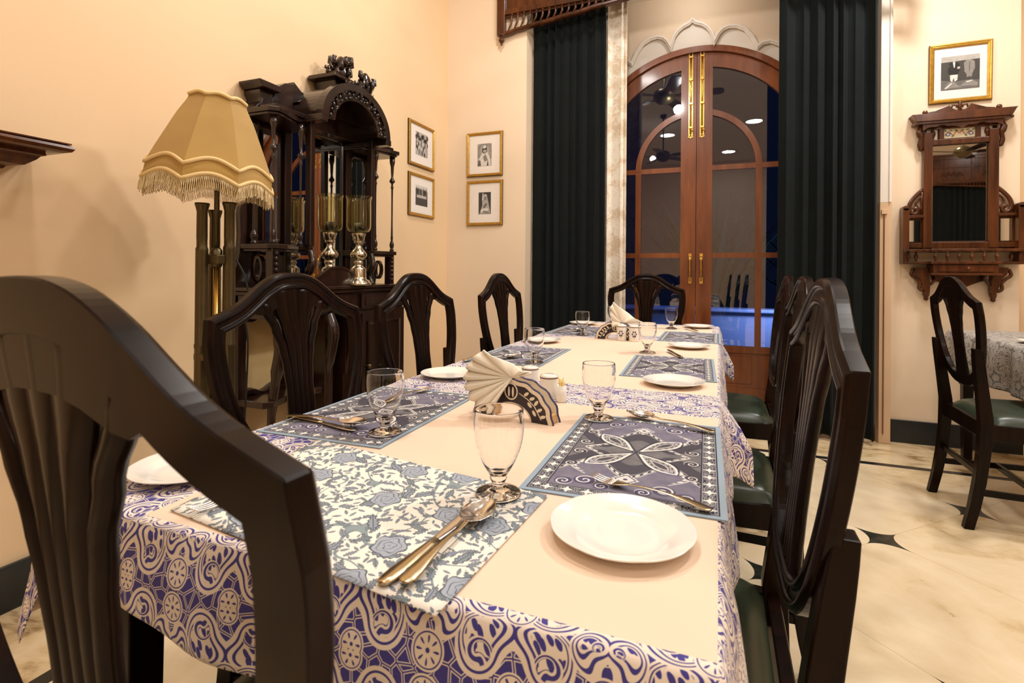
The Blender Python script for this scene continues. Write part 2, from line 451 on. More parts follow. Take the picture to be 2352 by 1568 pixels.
M['curtain']=plain('dark_teal_velvet',(.005,.0075,.0075),.85,var=.35,scale=12); M['curtain'].node_tree.nodes['Principled BSDF'].inputs['Sheen Weight'].default_value=.06; M['curtain'].node_tree.nodes['Principled BSDF'].inputs['Specular IOR Level'].default_value=.13
M['cable']=plain('black_rubber_cable',(.01,.01,.01),.5)
M['pickw']=plain('yellow_toothpick_wood',(.75,.50,.08),.6)
M['indigo']=plain('indigo_glaze',(.05,.045,.13),.25); M['orange']=plain('ochre_glaze',(.80,.50,.20),.3); M['cglaze']=plain('cream_glaze',(.80,.70,.55),.25)
M['peach']=plain('peach_cotton_lining',(.82,.50,.33),.85,bmp=.1,scale=8)
M['tile']=plain('cream_painted_tile',(.78,.68,.48),.2); M['tred']=plain('tile_red_paint',(.45,.10,.05),.3); M['tblue']=plain('tile_blue_paint',(.12,.20,.38),.3); M['tgreen']=plain('tile_green_paint',(.12,.22,.08),.3)
M['dglass']=mat_glass('bevelled_door_glass',(.96,.97,1.),0.,1.68); M['mat']=mat_placemat(); M['floral']=mat_floral()
# ------------------------------------------------------------------ the room
XL=-2.09; YB=3.85; YR=4.10; CX0=-.17; ZC=1.945
def wallbox(name,a,mat): return struct(MB().box(*a).build(name,mat))
wallbox('floor',(XL-.2,6.8,-5.8,4.62,-.12,0),M['floor']); bpy.data.objects['floor']
wallbox('ceiling',(XL-.2,6.8,-5.8,4.62,3.95,4.1),M['ceil'])
wallbox('wall_left',(XL-.2,XL,-5.8,4.62,0,3.95),M['wallL'])
wallbox('wall_back_left',(XL,-1.40,YB,4.62,0,3.95),M['wallB'])
wallbox('wall_back_right',(1.03,1.70,YR,4.62,0,3.95),M['wallB'])
wallbox('wall_back_far_right',(1.70,6.6,4.36,4.62,0,3.95),M['wallL'])
wallbox('wall_right',(6.6,6.8,-5.8,4.62,0,3.95),M['wallB'])
wallbox('wall_front',(XL,6.6,-5.8,-5.6,0,3.95),M['wallB'])
# recess: back wall with the arched opening
def arc(cx,cz,r,a0,a1,n): return [(cx+r*cos(a0+(a1-a0)*i/n),cz+r*sin(a0+(a1-a0)*i/n)) for i in range(n+1)]
A=arc(CX0,ZC,.935,PI,0,40)
poly=[(-1.40,0),(-1.40,3.95),(.965,3.95),(.965,0),(CX0+.935,0)]+A[::-1]+[(CX0-.935,0)]
struct(MB().prism(poly,4.42,4.62).build('wall_recess',M['white']))
half=[(0,3.10),(.03,3.068),(.08,3.048),(.12,3.015),(.15,2.97),(.167,2.915),(.185,2.95),(.22,2.985),(.27,3.0),(.33,2.99),(.39,2.955),(.44,2.89),(.475,2.815),
      (.50,2.835),(.56,2.84),(.62,2.81),(.68,2.755),(.72,2.68),(.745,2.60),(.77,2.61),(.82,2.60),(.86,2.55),(.90,2.46),(.92,2.35),(.93,2.2),(.93,0)]
cus=[(-.206-a,z) for a,z in half[::-1]]+[(-.206+a,z) for a,z in half[1:]]
poly=[(-1.40,0)]+cus+[(.965,0),(.965,3.95),(-1.40,3.95)]
struct(MB().prism(poly,4.395,4.42).build('wall_recess_front',M['wallB']))
struct(MB().band([c for c in cus],[(-.003,4.376),(.012,4.376),(.016,4.384),(.024,4.388),(.024,4.3945),(.002,4.3945),(.002,4.4195),(-.003,4.4195)],closed=False,plane='xz',side=-1).build('trim_1',M['white'],bevel=.002))
# casing strip between the recess and the right wall, tan dado below
struct(MB().box(.965,1.03,4.02,4.62,1.545,3.95).box(1.012,1.022,4.01,4.03,1.545,3.95).build('trim_2',M['white'],bevel=.003))
dado=plain('tan_dado_paint',(.66,.46,.29),.6,var=.12,scale=3); brownline=plain('brown_dado_line',(.22,.09,.04),.5)
struct(MB().box(.965,1.03,4.02,4.62,0,1.545).box(.985,.991,4.012,4.03,.06,1.48,1).box(.972,1.004,4.008,4.03,1.47,1.50,0).build('trim_3',[dado,brownline],bevel=.002))
struct(MB().box(-1.40,.965,4.05,4.395,3.30,3.95).build('wall_lintel',M['white']))
wm=plain('wood_trim_brown',(.20,.085,.035),.4)
# skirting
def skirt(n,a,side):
    mb=MB(); x0,x1,y0,y1=a; mb.box(x0,x1,y0,y1,0,.145); struct(mb.build('baseboard_'+n,M['base'],bevel=.006))
skirt('left',(XL,XL+.02,-5.6,3.85),0); skirt('back_left',(XL+.02,-1.40,YB-.02,YB),0); skirt('back_right',(1.012,1.72,YR-.02,YR),0)
skirt('back_far_right',(1.72,6.6,4.34,4.36),0); skirt('right',(6.58,6.6,-5.6,4.34),0); skirt('front',(XL+.02,6.58,-5.6,-5.58),0)
# soft plaster cove on the left wall above the frame region is plain; outside wall plinth
# ------------------------------------------------------------------ arched glass doors
def door_leaf(name,sgn,n):
    """sgn -1 left leaf, +1 right leaf (x measured from the meeting line)"""
    P=lambda x,z:(CX0+sgn*x,z)
    t=thing(name,'','x',(0,0,0)); del t['label']; del t['category']; t['kind']='structure'
    mb=MB(); y0,y1=4.435,4.475
    def pz(pts,a=y0,b=y1): mb.prism([P(*p) for p in pts],a,b)
    Ro=.885; Ri=.775; c=ZC
    # arched top rail
    ao=[(Ro*cos(q),c+Ro*sin(q)) for q in [PI/2*i/24 for i in range(25)]]; ai=[(Ri*cos(q),c+Ri*sin(q)) for q in [PI/2*i/24 for i in range(25)]]
    for i in range(24):
        a,b,d,e=ao[i],ao[i+1],ai[i+1],ai[i]
        if i==23: b=(.002,b[1]); d=(.002,d[1])
        pz([a,b,d,e])
    pz([(.002,.02),(.118,.02),(.118,c+.79),(.002,c+.80)],y0-.004,y1+.004)     # meeting stile
    pz([(Ri,.02),(Ro,.02),(Ro,c),(Ri,c)])                         # hanging stile
    for z0,z1 in ((1.895,1.935),(1.205,1.245),(.47,.52),(.02,.20)): pz([(.10,z0),(Ri+.02,z0),(Ri+.02,z1),(.10,z1)],y0+.004,y1-.004)
    pz([(.10,.2),(Ri+.02,.2),(Ri+.02,.48),(.10,.48)],y0+.014,y1-.014)
    pz([(.15,.235),(.41,.235),(.41,.44),(.15,.44)],y0+.006,y1-.006)
    pz([(.4525-.022,.5),(.4525+.022,.5),(.4525+.022,1.93),(.4525-.022,1.93)],y0+.002,y1-.002)
    pts=[(r*cos(q),1.915+r*sin(q)) for r in (.475,) for q in [PI/2*i/20 for i in range(20)]]
    N=22; q0=0; q1=math.acos(.117/.475)
    for i in range(N):
        a=q0+(q1-q0)*i/N; b=q0+(q1-q0)*(i+1)/N
        pz([(.475*cos(a),1.915+.475*sin(a)),(.475*cos(b),1.915+.475*sin(b)),(.43*cos(b),1.915+.43*sin(b)),(.43*cos(a),1.915+.43*sin(a))],y0,y1)
    mb.build('leaf_frame',M['door'],t)
    g=MB()
    gp=[(.10,.5)]+[(Ri+.01,.5)]+[((Ri+.01)*cos(q),c+(Ri+.01)*sin(q)) for q in [1.44*i/24 for i in range(25)]]
    g.prism([P(*p) for p in gp],4.452,4.457); g.build('glass_pane',M['dglass'],t)
    # brass bolt
    b=MB(); bx=.045 if sgn<0 else .040
    cx=CX0+sgn*bx
    b.box(cx-.017,cx+.017,y0-.010,y0-.003,2.17,2.86)
    for zz in (2.17,2.86):
        for k in range(3): b.box(cx-.019+.0127*k,cx-.0075+.0127*k+.002,y0-.010,y0-.003,zz-.008-(.006 if k==1 else 0),zz+.008+(.006 if k==1 else 0))
    bp_=b.build('bolt_plate',M['brass'],t,bevel=.0015)
    r=MB(); r.tube([(cx,y0-.018,2.19),(cx,y0-.018,2.845)],.0075,10); 
    for zz in (2.24,2.43,2.62,2.80): r.box(cx-.013,cx+.013,y0-.027,y0-.008,zz-.006,zz+.006)
    r.tube([(cx,y0-.018,2.215),(cx+.024,y0-.030,2.215)],.004,8)
    r.build('bolt_rod',M['brass'],bp_)
    h=MB(); hx=CX0+sgn*.042
    h.tube(crom([(hx,y0-.004,1.215),(hx,y0-.035,1.205),(hx,y0-.042,1.17),(hx,y0-.044,1.12),(hx,y0-.042,1.07),(hx,y0-.035,1.035),(hx,y0-.004,1.025)],4),[.010]*4+[.0075]*4+[.0065]*4+[.008]*4+[.0065]*4+[.0075]*4+[.010],10)
    h.box(hx-.012,hx+.012,y0-.010,y0-.003,1.19,1.24); h.box(hx-.012,hx+.012,y0-.010,y0-.003,1.0,1.05)
    h.build('pull_handle',M['brass'],t)
    return t
door_leaf('door_1',-1,1); door_leaf('door_2',1,2)
fr=MB(); R0,R1=.934,.888; N=48
ao=arc(CX0,ZC,R0,0,PI,N); ai=arc(CX0,ZC,R1,0,PI,N)
for i in range(N): fr.prism([ao[i],ao[i+1],ai[i+1],ai[i]],4.405,4.52)
for s_ in (-1,1): fr.prism([(CX0+s_*R1,0),(CX0+s_*R0,0),(CX0+s_*R0,ZC),(CX0+s_*R1,ZC)],4.405,4.52)
struct(fr.build('trim_4',M['door']))
# ------------------------------------------------------------------ outside, behind the glass
night=plain('night_paving',(.10,.13,.20),.4,var=.3,scale=4)
struct(MB().box(-5,5,4.62,12,-.25,-.02).build('ground',night))
plw=plain('pale_pool_edge_stone',(.62,.66,.74),.5)
w=MB().box(-3.0,3.0,7.2,7.45,-.02,.60).box(-3.04,3.04,7.12,7.49,.60,.64).build('low_wall',plw,bevel=.01); tag(w,'low pale garden wall lit blue beyond the glass doors','wall')
fol=plain('night_leaf_green',(.03,.06,.03),.4,var=.4)
def shrub(x,y,h,n,seed,label):
    rnd=random.Random(seed); mb=MB()
    for i in range(n):
        a=rnd.uniform(0,2*PI); L=h*rnd.uniform(.5,1.0); lean=rnd.uniform(.15,.7)
        p=[]; 
        for k in range(7):
            t=k/6; r=lean*L*t*(.5+.6*t); p.append(Vector((cos(a)*r,sin(a)*r,L*(t-.25*t*t*lean))))
        for k in range(6):
            w0=.030*sin(PI*min(1,(k+.15)/6.2)); w1=.030*sin(PI*min(1,(k+1)/6.2)) ; s_=Vector((-sin(a),cos(a),0)); u=Vector((0,0,.012))
            mb.add([p[k]-s_*w0,p[k]-u,p[k]+s_*w0,p[k+1]+s_*w1,p[k+1]-u,p[k+1]-s_*w1],[(0,1,4,5),(1,2,3,4)],0,True)
    o=mb.build('garden_shrub',fol,loc=(x,y,-.02)); tag(o,label,'shrub'); return o
shrub(1.25,5.9,1.7,60,3,'leafy garden shrub seen through the right side of the glass doors')
shrub(-.1,8.6,2.6,70,4,'tall garden shrub behind the garden wall')
shrub(-1.9,6.0,1.6,50,5,'dark garden shrub behind the left glass leaf')
# ------------------------------------------------------------------ curtains
def curtain(name,x0,x1,y,z0,z1,folds,amp,mat,seed,nx=160):
    rnd=random.Random(seed); ph=[rnd.uniform(-.5,.5) for _ in range(12)]; w=x1-x0
    def fn(a,b):
        z=z0+(z1-z0)*b; q=a*folds*2*PI+1.1*sin(a*9+ph[0]*6)+.7*sin(a*17+ph[4]*6)+.18*sin(b*5+ph[1]*6)*(1-b)
        g=amp*(.75+.35*sin(a*13+ph[2]*5))*(.9+.25*(1-b))
        yy=y+g*(sin(q)+.12*sin(2*q+ph[3]*4))
        xx=x0+w*a+.35*g*sin(q*2+.6)*(1 if 0<a<1 else 0)
        return (xx,yy,z)
    mb=MB().grid(fn,nx,28); o=mb.build(name,mat); s_=o.modifiers.new('thickness','SOLIDIFY'); s_.thickness=.003; return o
c=curtain('curtain',-1.385,-.80,3.96,.03,3.30,8,.028,M['curtain'],2); tag(c,'dark green curtain hanging left of the arched glass doors','curtain')
c=curtain('curtain',.378,.93,3.96,.03,3.30,7,.030,M['curtain'],5); tag(c,'dark green curtain hanging right of the arched glass doors','curtain')
m,nt,b=new_mat('sheer_lace_cloth'); o=coords('Object'); n=noise(o,9,4,.6,dist=.8); n2=noise(o,70,2)
setc(b,ramp(n*.7+n2*.3,[(.42,(.62,.50,.36)),(.55,(.80,.74,.64))])); b.inputs['Roughness'].default_value=.8; b.inputs['Transmission Weight'].default_value=0
M['sheer']=m
c=curtain('sheer_curtain',-.835,-.655,4.03,.03,3.32,2.5,.020,M['sheer'],8,60); tag(c,'narrow white lace curtain beside the left dark curtain','curtain')
c=curtain('sheer_curtain',-1.398,-1.37,4.0,.03,3.3,1,.008,M['sheer'],9,20); tag(c,'thin pale curtain edge left of the left dark curtain','curtain')
# ------------------------------------------------------------------ carved pelmet
def pelmet(x0,x1,yf,label,loc=(0,0,0),rotz=0):
    """built with its front at y=yf, seen from -y"""
    t=thing('carved_pelmet',label,'pelmet',loc,rotz); W=x1-x0; xc=(x0+x1)/2
    mb=MB(); D=.16
    mb.box(x0+.03,x1-.03,yf+.012,yf+.03,3.07,3.62)                               # back board
    mb.box(x0,x1,yf-.006,yf+.03,3.085,3.125); mb.box(x0,x1,yf-.006,yf+.03,3.40,3.44); mb.box(x0,x1,yf-.006,yf+.03,3.58,3.64)
    mb.box(x0-.03,x1+.03,yf-.03,yf+.05,3.64,3.68)
    n=5; 
    for i in range(n+1):
        x=x0+.03+(W-.06)*i/n; mb.box(x-.022,x+.022,yf-.004,yf+.03,3.12,3.60)
    mb.build('panel_frame',M['mahog'],t,bevel=.004)
    for i in range(n):
        cv=MB()
        xa=x0+.03+(W-.06)*(i+.5)/n
        for s_ in (-1,1):
            pts=[(xa+s_*(.02+.18*k/14),yf+.006,3.26+.06*sin(k*.75)*(1-k/30)) for k in range(15)]
            cv.tube(pts,[.012-.0005*k for k in range(15)],6)
            for q in (4,8,12): cv.lathe([(0,-.012),(.014,-.008),(.02,0),(.014,.008),(0,.012)],8,TR(xa+s_*(.02+.18*q/14),yf+.006,3.26-.05*sin(q*.75),rx=PI/2))
        cv.lathe([(0,-.01),(.02,-.008),(.03,0),(.018,.012),(0,.016)],10,TR(xa,yf+.004,3.26,rx=PI/2))
        cv.build('carving',M['mahog'],t)
    # curved apron rail and slanted fretwork
    def zb(x):
        q=abs(x-xc)/(W/2-.07); q=min(1,q); return interp([(0,3.055),(.25,3.045),(.45,3.02),(.62,2.992),(.80,2.965),(.93,2.945),(1.0,2.925)],q)
    N=60; xs=[x0+.06+(W-.12)*i/N for i in range(N+1)]
    ap=MB(); ap.band([(x,zb(x)) for x in xs],[(0,yf),(0,yf+.03),(.028,yf+.03),(.028,yf-.002),(.020,yf-.008),(.008,yf-.008)],closed=False,plane='xz')
    ap.build('apron_rail',M['mahog'],t)
    step=.052
    for s_ in (-1,1):
        k=0; fw=MB()
        while k<17:
            xa=x0+.085+k*step if s_<0 else x1-.085-k*step
            za=zb(xa)+.028; zt=3.088
            if zt-za>.012:
                h=zt-za; pts=[]
                for j in range(9):
                    q=j/8; pts.append((xa-s_*h*.30*(q-.15)*1.0+s_*(-.012)*sin(q*PI*1.1),yf+.008,za-.004+h*1.06*q))
                fw.tube(pts,[.004+.006*sin(PI*j/8) for j in range(9)],6,flat=1.0)
                fw.lathe([(0,-.008),(.007,-.006),(.010,0),(.007,.006),(0,.008)],8,TR(pts[-1][0]-s_*.004,yf+.004,pts[-1][2]-.012,rx=PI/2))
            k+=1
        fw.build('fretwork',M['mahog'],t)
    for x in (x0+.03,x1-.03):
        po=MB()
        po.box(x-.032,x+.032,yf-.012,yf+.03,2.93,3.64)
        po.lathe([(0,2.853),(.006,2.855),(.009,2.862),(.007,2.868),(.014,2.875),(.023,2.888),(.024,2.900),(.014,2.910),(.018,2.918),(.034,2.926),(.034,2.932)],14,TR(x,yf+.009,0))
        po.build('corner_post',M['mahog'],t,bevel=.002)
    return t
pelmet(-1.625,1.245,3.80,'carved dark wooden pelmet above the left curtain and the doors')
# ------------------------------------------------------------------ shield back dining chair (local: sitter looks to +y, origin on the floor under the back)
def lean(z): return -.115*(z-.47) if z>.47 else 0.
RS=[(0,1.075),(.035,1.073),(.07,1.064),(.105,1.046),(.14,1.022),(.175,1.0),(.215,.983),(.257,.970)]
SD=[(.257,.970),(.264,.93),(.264,.88),(.256,.82),(.240,.76),(.215,.70),(.178,.645),(.130,.607),(.07,.585),(0,.580)]
def make_chair(label,group=None):
    t=thing('dining_chair',label,'chair',group=group)
    top=crom(RS,4); sdn=crom(SD,4); halfp=[q for q in top[:-1] if q[0]<.208]+[sdn[0]]+[q for q in sdn[1:] if q[1]<.925]      # right half from the crest to the foot of the shield
    path=halfp[:-1]+[(-x,z) for x,z in halfp[::-1]][:-1]
    prof=[(0,0),(0,.019),(.005,.0245),(.011,.026),(.015,.023),(.017,.019),(.029,.019),(.032,.0235),(.037,.025),(.041,.023),(.043,.018),(.043,0)]
    def post(P): return Vector((P.x,P.y+lean(P.z),P.z))
    mb=MB(); mb.band(path,prof,True,post=post,side=-1,smooth=False)
    mb.build('back_frame',M['chair'],t,fix=True,bevel=.0015,seg=1)
    # fan splat of five ribs under a solid lunette
    sp=MB()
    sp_t=[(.585,.026),(.62,.025),(.66,.021),(.72,.0180),(.775,.0172),(.83,.0195),(.88,.024),(.93,.033),(.98,.046),(1.02,.055)]
    w_t=[(.585,.026),(.62,.025),(.66,.021),(.72,.0180),(.775,.0174),(.83,.019),(.88,.0205),(.93,.023),(.98,.028),(1.02,.034)]
    for k in range(-2,3):
        N=30; v=[];f=[]; K=8
        zt=1.045 if k==0 else (1.035 if abs(k)==1 else 1.0)
        for i in range(N+1):
            z=.60+(zt-.60)*i/N; s_=interp(sp_t,z); w=interp(w_t,z)*.5*1.12
            fk=k*s_ if abs(k)==2 else k*(s_*.78+.0172*.22)
            w=(w if abs(k)==2 else max(w,s_*.66))*1.0
            fk=k*(s_*.62+.0172*.38)
            if abs(k)==2: fk=(1 if k>0 else -1)*(2*s_)
            for j in range(K):
                a=2*PI*j/K; v.append((fk+w*cos(a),.011+lean(z)+.0095*sin(a),z))
        for i in range(N):
            for j in range(K): f.append((i*K+j,i*K+(j+1)%K,(i+1)*K+(j+1)%K,(i+1)*K+j))
        f.append(list(range(K))[::-1]); f.append([N*K+j for j in range(K)])
        sp.add(v,f,0,True)
    arcp=[(x,z-.03) for x,z in top if x<.135]; low=[(.135,.985),(.115,.970),(.095,.972),(.06,.984),(.03,.990),(0,.991)]
    lun=arcp+[(.15,.988)]+low[1:]; lun2=lun+[(-x,z) for x,z in lun[::-1]][1:-1]
    n=len(lun2); v=[(x,.002+lean(z),z) for x,z in lun2]+[(x,.017+lean(z),z) for x,z in lun2]
    sp.add(v,[list(range(n)),[n+i for i in range(n)][::-1]]+[(i,n+i,n+(i+1)%n,(i+1)%n) for i in range(n)])
    # foot of the fan
    ft=[(-.066,.625),(.066,.625),(.072,.60),(.05,.588),(-.05,.588),(-.072,.60)]
    n=6; v=[(x,.005+lean(z),z) for x,z in ft]+[(x,.02+lean(z),z) for x,z in ft]
    sp.add(v,[list(range(n)),[n+i for i in range(n)][::-1]]+[(i,n+i,n+(i+1)%n,(i+1)%n) for i in range(n)])
    # correct the little waist band for the rake
    for i in range(len(sp.v)):
        pass
    sp.build('splat',M['chair'],t,fix=True)
    for s_ in (-1,1):
        b=MB(); pth=[]; 
        for z in (0,.10,.20,.32,.41,.47,.55,.62,.70,.74,.770):
            x=interp([(0,.205),(.3,.207),(.47,.210),(.60,.214),(.70,.219),(.77,.2225)],z); y=lean(z)-(.25*(.47-z)**2 if z<.47 else 0)
            pth.append((s_*x,y-.004,z))
        b.bar(pth,[.034,.037,.040,.042,.043,.042,.040,.039,.038,.037,.036],[.036,.038,.040,.042,.046,.046,.042,.040,.037,.034,.030])
        b.build('leg',M['chair'],t,bevel=.003)
        b=MB(); b.bar([(s_*.232,.415,.002),(s_*.232,.415,.20),(s_*.232,.415,.44)],[.026,.034,.042],[.026,.034,.042]); b.build('leg',M['chair'],t,bevel=.003)
    r=MB(); 
    def quad(a,b,z0,z1,th):
        a=Vector(a);b=Vector(b); d=(b-a).normalized(); n_=Vector((-d.y,d.x))*th/2
        q=[a-n_,b-n_,b+n_,a+n_]; r.prism([(p.x,p.y) for p in q],z0,z1,'z')
    quad((-.205,.0),(-.235,.425),.385,.452,.024); quad((.205,.0),(.235,.425),.385,.452,.024); quad((-.235,.425),(.235,.425),.385,.452,.024); quad((-.205,0.0),(.205,0.0),.385,.452,.024)
    r.build('seat_rail',M['chair'],t,bevel=.003)
    s=MB()
    for s_ in (-1,1):
        s.bar([(s_*.206,-.02,.145),(s_*.206,-.02,.168)],.016,.0); 
    s=MB()
    def rod(a,b,w,h):
        a=Vector(a);b=Vector(b); d=(b-a).normalized(); n_=Vector((-d.y,d.x,0))*w/2
        s.prism([((a-n_).x,(a-n_).y),((b-n_).x,(b-n_).y),((b+n_).x,(b+n_).y),((a+n_).x,(a+n_).y)],a.z-h/2,a.z+h/2,'z')
    for s_ in (-1,1): rod((s_*.206,-.03,.16),(s_*.232,.415,.16),.018,.026)
    rod((-.215,.20,.162),(.215,.20,.162),.018,.026); rod((-.205,-.018,.235),(.205,-.018,.235),.016,.026)
    s.build('stretcher',M['chair'],t,bevel=.002)
    c=MB()
    def fn(a,b):
        u=2*a-1; v=2*b-1; w=.205+.045*(b); e=(1-abs(u)**5)*(1-abs(v)**5)
        return (u*w*(1-.03*abs(v)**6),.018+.432*b,.447+.052*max(0,e)**.45)
    c.grid(fn,24,24)
    def fb(a,b):
        u=2*a-1; w=.205+.045*b; return (u*w*(1-.03*abs(2*b-1)**6),.018+.432*b,.444)
    c.grid(fb,24,24,flip=True)
    c.build('seat',M['seat'],t,fix=False)
    return t
G='shield-back chairs around the long table'
HP=PI/2
ch0=make_chair('big blurred shield-back chair in the left foreground at the near table end',G)
ch0.location=(-.463,.290,0); ch0.rotation_euler=(0,0,-.075)
chairs=[((-1.0,1.09,0),-HP,'shield-back chair on the left side, nearest, in front of the carved cabinet'),
        ((-.995,1.70,0),-HP,'middle shield-back chair on the left side, second from the foreground chair'),
        ((-.99,2.49,0),-HP,'farthest shield-back chair on the left side, before the plain wall'),
        ((-.47,3.72,0),PI,'shield-back chair at the far table end in front of the doors'),
        ((.104,.957,0),HP,'nearest shield-back chair on the right side, tall at the picture centre right'),
        ((.185,1.80,0),HP,'second shield-back chair on the right side behind the nearest one'),
        ((.235,2.66,0),HP,'third shield-back chair on the right side, by the right curtain'),
        ((1.06,3.02,0),-HP,'shield-back chair at the other table under the wall mirror')]
for l,r,lab in chairs[:-1]: dup(ch0,l,r,lab,G)
l,r,lab=chairs[-1]; c=dup(ch0,l,r,lab); del c['group']
# ------------------------------------------------------------------ tables and cloths
TX0,TX1=-.855,.0
tw=M['chair']
tabs=[(.455,1.47,'near dining table with the floral mat at its end'),(1.475,2.60,'middle dining table of the long row'),(2.605,3.44,'far dining table of the long row, before the doors')]
def table(y0,y1,label):
    t=thing('dining_table',label,'table',((TX0+TX1)/2,(y0+y1)/2,0)); w=(TX1-TX0)/2-.004; h=(y1-y0)/2-.004
    MB().box(-w,w,-h,h,.725,.755).build('tabletop',tw,t,bevel=.006)
    a=MB()
    for s_ in (-1,1): a.box(-w+.05,w-.05,s_*(h-.06)-.01,s_*(h-.06)+.01,.66,.725); a.box(s_*(w-.06)-.01,s_*(w-.06)+.01,-h+.05,h-.05,.66,.725)
    a.build('apron',tw,t,bevel=.002)
    for sx in (-1,1):
        for sy in (-1,1): MB().bar([(sx*(w-.06),sy*(h-.06),0),(sx*(w-.06),sy*(h-.06),.725)],[.042,.055],[.042,.055]).build('leg',tw,t,bevel=.003)
    return t
for a in tabs: table(*a)
def cloth(name,s0,s1,t0,t1,X0,X1,Y0,Y1,z,mat,label,seed=1,wav=.007,flare=0,poke=0,cat='tablecloth'):
    """cloth coordinates are table coordinates; whatever passes the edges X0,X1,Y0,Y1 folds down"""
    rnd=random.Random(seed); p=[rnd.uniform(0,6) for _ in range(6)]
    r=.012
    def fold(s,t):
        ex=(s-X1) if s>X1 else ((s-X0) if s<X0 else 0.); ey=(t-Y1) if (Y1 is not None and t>Y1) else ((t-Y0) if (Y0 is not None and t<Y0) else 0.)
        bx=min(max(s,X0),X1); by=t if ey==0 else (Y1 if ey>0 else Y0)
        e=math.hypot(ex,ey)
        wr=.0022*sin(s*23+p[4])*sin(t*17+p[5]) if e==0 else 0
        if e<1e-9: return (s,t,z+0*wr)
        if e<r*PI/2: o=r*.6*sin(e/r); d=r*(1-cos(e/r))
        else: o=r*.6+.05*(e-r*PI/2); d=r+.995*(e-r*PI/2)
        dx,dy=ex/e,ey/e
        if ex<0 and flare and e>=r*PI/2: o=r*.6+flare*(e-r*PI/2)*-dx; d=r+math.sqrt(1-flare*flare)*(e-r*PI/2)
        al=t if abs(ex)>abs(ey) else s
        wv=wav*min(1,d/.12)*(sin(al*21+p[0])+.6*sin(al*39+p[1]))
        cn=min(abs(ex),abs(ey)); 
        o=max(.004,o+wv+.010*min(1,d/.05)) - cn*.35
        if poke and ex>0 and t>poke-.13:
            q=(t-poke+.13)/.13; q=q*q; o+=.06*q*min(1,d/.09); d*=1+.40*q
        return (bx+dx*o,by+dy*o,z-d)
    ss=sorted(set([round(s0+(s1-s0)*i/int((s1-s0)/.012),4) for i in range(int((s1-s0)/.012)+1)]+[X0,X1]))
    tl=[round(t0+(t1-t0)*i/int((t1-t0)/.012),4) for i in range(int((t1-t0)/.012)+1)]
    return ss,tl,fold
def build_cloth(name,args,mat,label,hem=None,**k):
    ss,tl,fold=cloth(name,*args,mat,label,**k); mb=MB(); n=len(ss); v=[];uv=[]
    for t in tl:
        for s in ss:
            tt=t; ss_=s
            if hem: ss_,tt=hem(s,t)
            v.append(fold(ss_,tt)); uv.append((ss_,tt))
    f=[(j*n+i,j*n+i+1,(j+1)*n+i+1,(j+1)*n+i) for j in range(len(tl)-1) for i in range(n-1)]
    mb.add(v,f,0,True,None,uv); o=mb.build('tablecloth',mat); s_=o.modifiers.new('thickness','SOLIDIFY'); s_.thickness=.0012; s_.offset=-1
    tag(o,label,'tablecloth'); return o
m1=mat_cloth('block_print_cloth_near',[(-.69,.003,.462,1.24),(-2,-.975,.448,9)])
def hem1(s,t):
    if t<.45:
        k=min(1,(.45-t)/.22); lim=.10+.155*(s+.70); lim=min(max(lim,.09),.24); t=.45-k*lim
    return s,t
build_cloth('c1',(-1.055,.165,.23,1.452,TX0,TX1,.450,None,.7625),m1,'blue paisley bordered tablecloth on the near table, hanging over its front edge',hem=hem1,seed=3,flare=.34,poke=1.452)
m2=mat_cloth('block_print_cloth_middle',[(-.72,.0,1.47,2.565)])
build_cloth('c2',(-.99,.15,1.42,2.755,TX0,TX1,None,None,.7608),m2,'blue paisley bordered tablecloth on the middle table',seed=5,poke=2.755)
m3=mat_cloth('block_print_cloth_far',[(-.74,-.03,2.74,3.36)])
build_cloth('c3',(-.99,.13,2.72,3.56,TX0,TX1,None,3.44,.7592),m3,'blue paisley bordered tablecloth on the far table by the doors',seed=6)
# ------------------------------------------------------------------ place mats
def placemat(cx,cy,rz,z,label,w=.285,h=.44,mat='mat',group='printed place mats'):
    mb=MB(); bot=.0012
    def fn(a,b): 
        return ((a-.5)*w,(b-.5)*h,.0016+.0006*sin(a*7+cx*9)*sin(b*9))
    mb.grid(fn,14,20,uvf=lambda a,b:((a-.5)*w,(b-.5)*h))
    mb.box(-w/2,w/2,-h/2,h/2,0,.001)
    for i in range(8): mb.uv[-8+i]=(mb.v[-8+i].x,mb.v[-8+i].y)
    o=mb.build('placemat',M[mat]); o.location=(cx,cy,z); o.rotation_euler=(0,0,rz); tag(o,label,'placemat',group); return o
ZT=.7630
placemat(-.133,.945,.02,ZT,'blue printed place mat, nearest on the right side of the table')
placemat(-.150,1.87,.03,ZT-.0014,'blue printed place mat, second on the right side, before a white plate')
placemat(-.130,2.79,0,ZT-.002,'blue printed place mat at the far right of the table')
placemat(-.708,1.005,.03,ZT,'blue printed place mat, nearest on the left side, under the cutlery bundle')
placemat(-.705,1.905,.02,ZT-.0014,'blue printed place mat, second on the left side, before the middle left chair')
placemat(-.708,2.85,0,ZT-.002,'blue printed place mat at the far left of the table')
placemat(-.458,.602,-.15,ZT+.0004,'grey and white bird and flower print place mat at the near table end',w=.455,h=.288,mat='floral',group=None) if False else None
mb=MB(); q=[(-.668,.481),(-.239,.424),(-.222,.712),(-.692,.785)]
def fn(a,b):
    p=[Vector(x) for x in q]; u=(p[0]*(1-a)+p[1]*a)*(1-b)+(p[3]*(1-a)+p[2]*a)*b
    z=.0022+ (.0022 if False else 0)+.0006*sin(a*9)*sin(b*7)
    return (u.x+.45,u.y-.6,z)
mb.grid(fn,30,20,uvf=lambda a,b:(a*.44+.02,b*.29+.03))
o=mb.build('placemat',M['floral']); o.location=(-.45,.6,ZT+.0002); s_=o.modifiers.new('thickness','SOLIDIFY'); s_.thickness=.001; s_.offset=-1
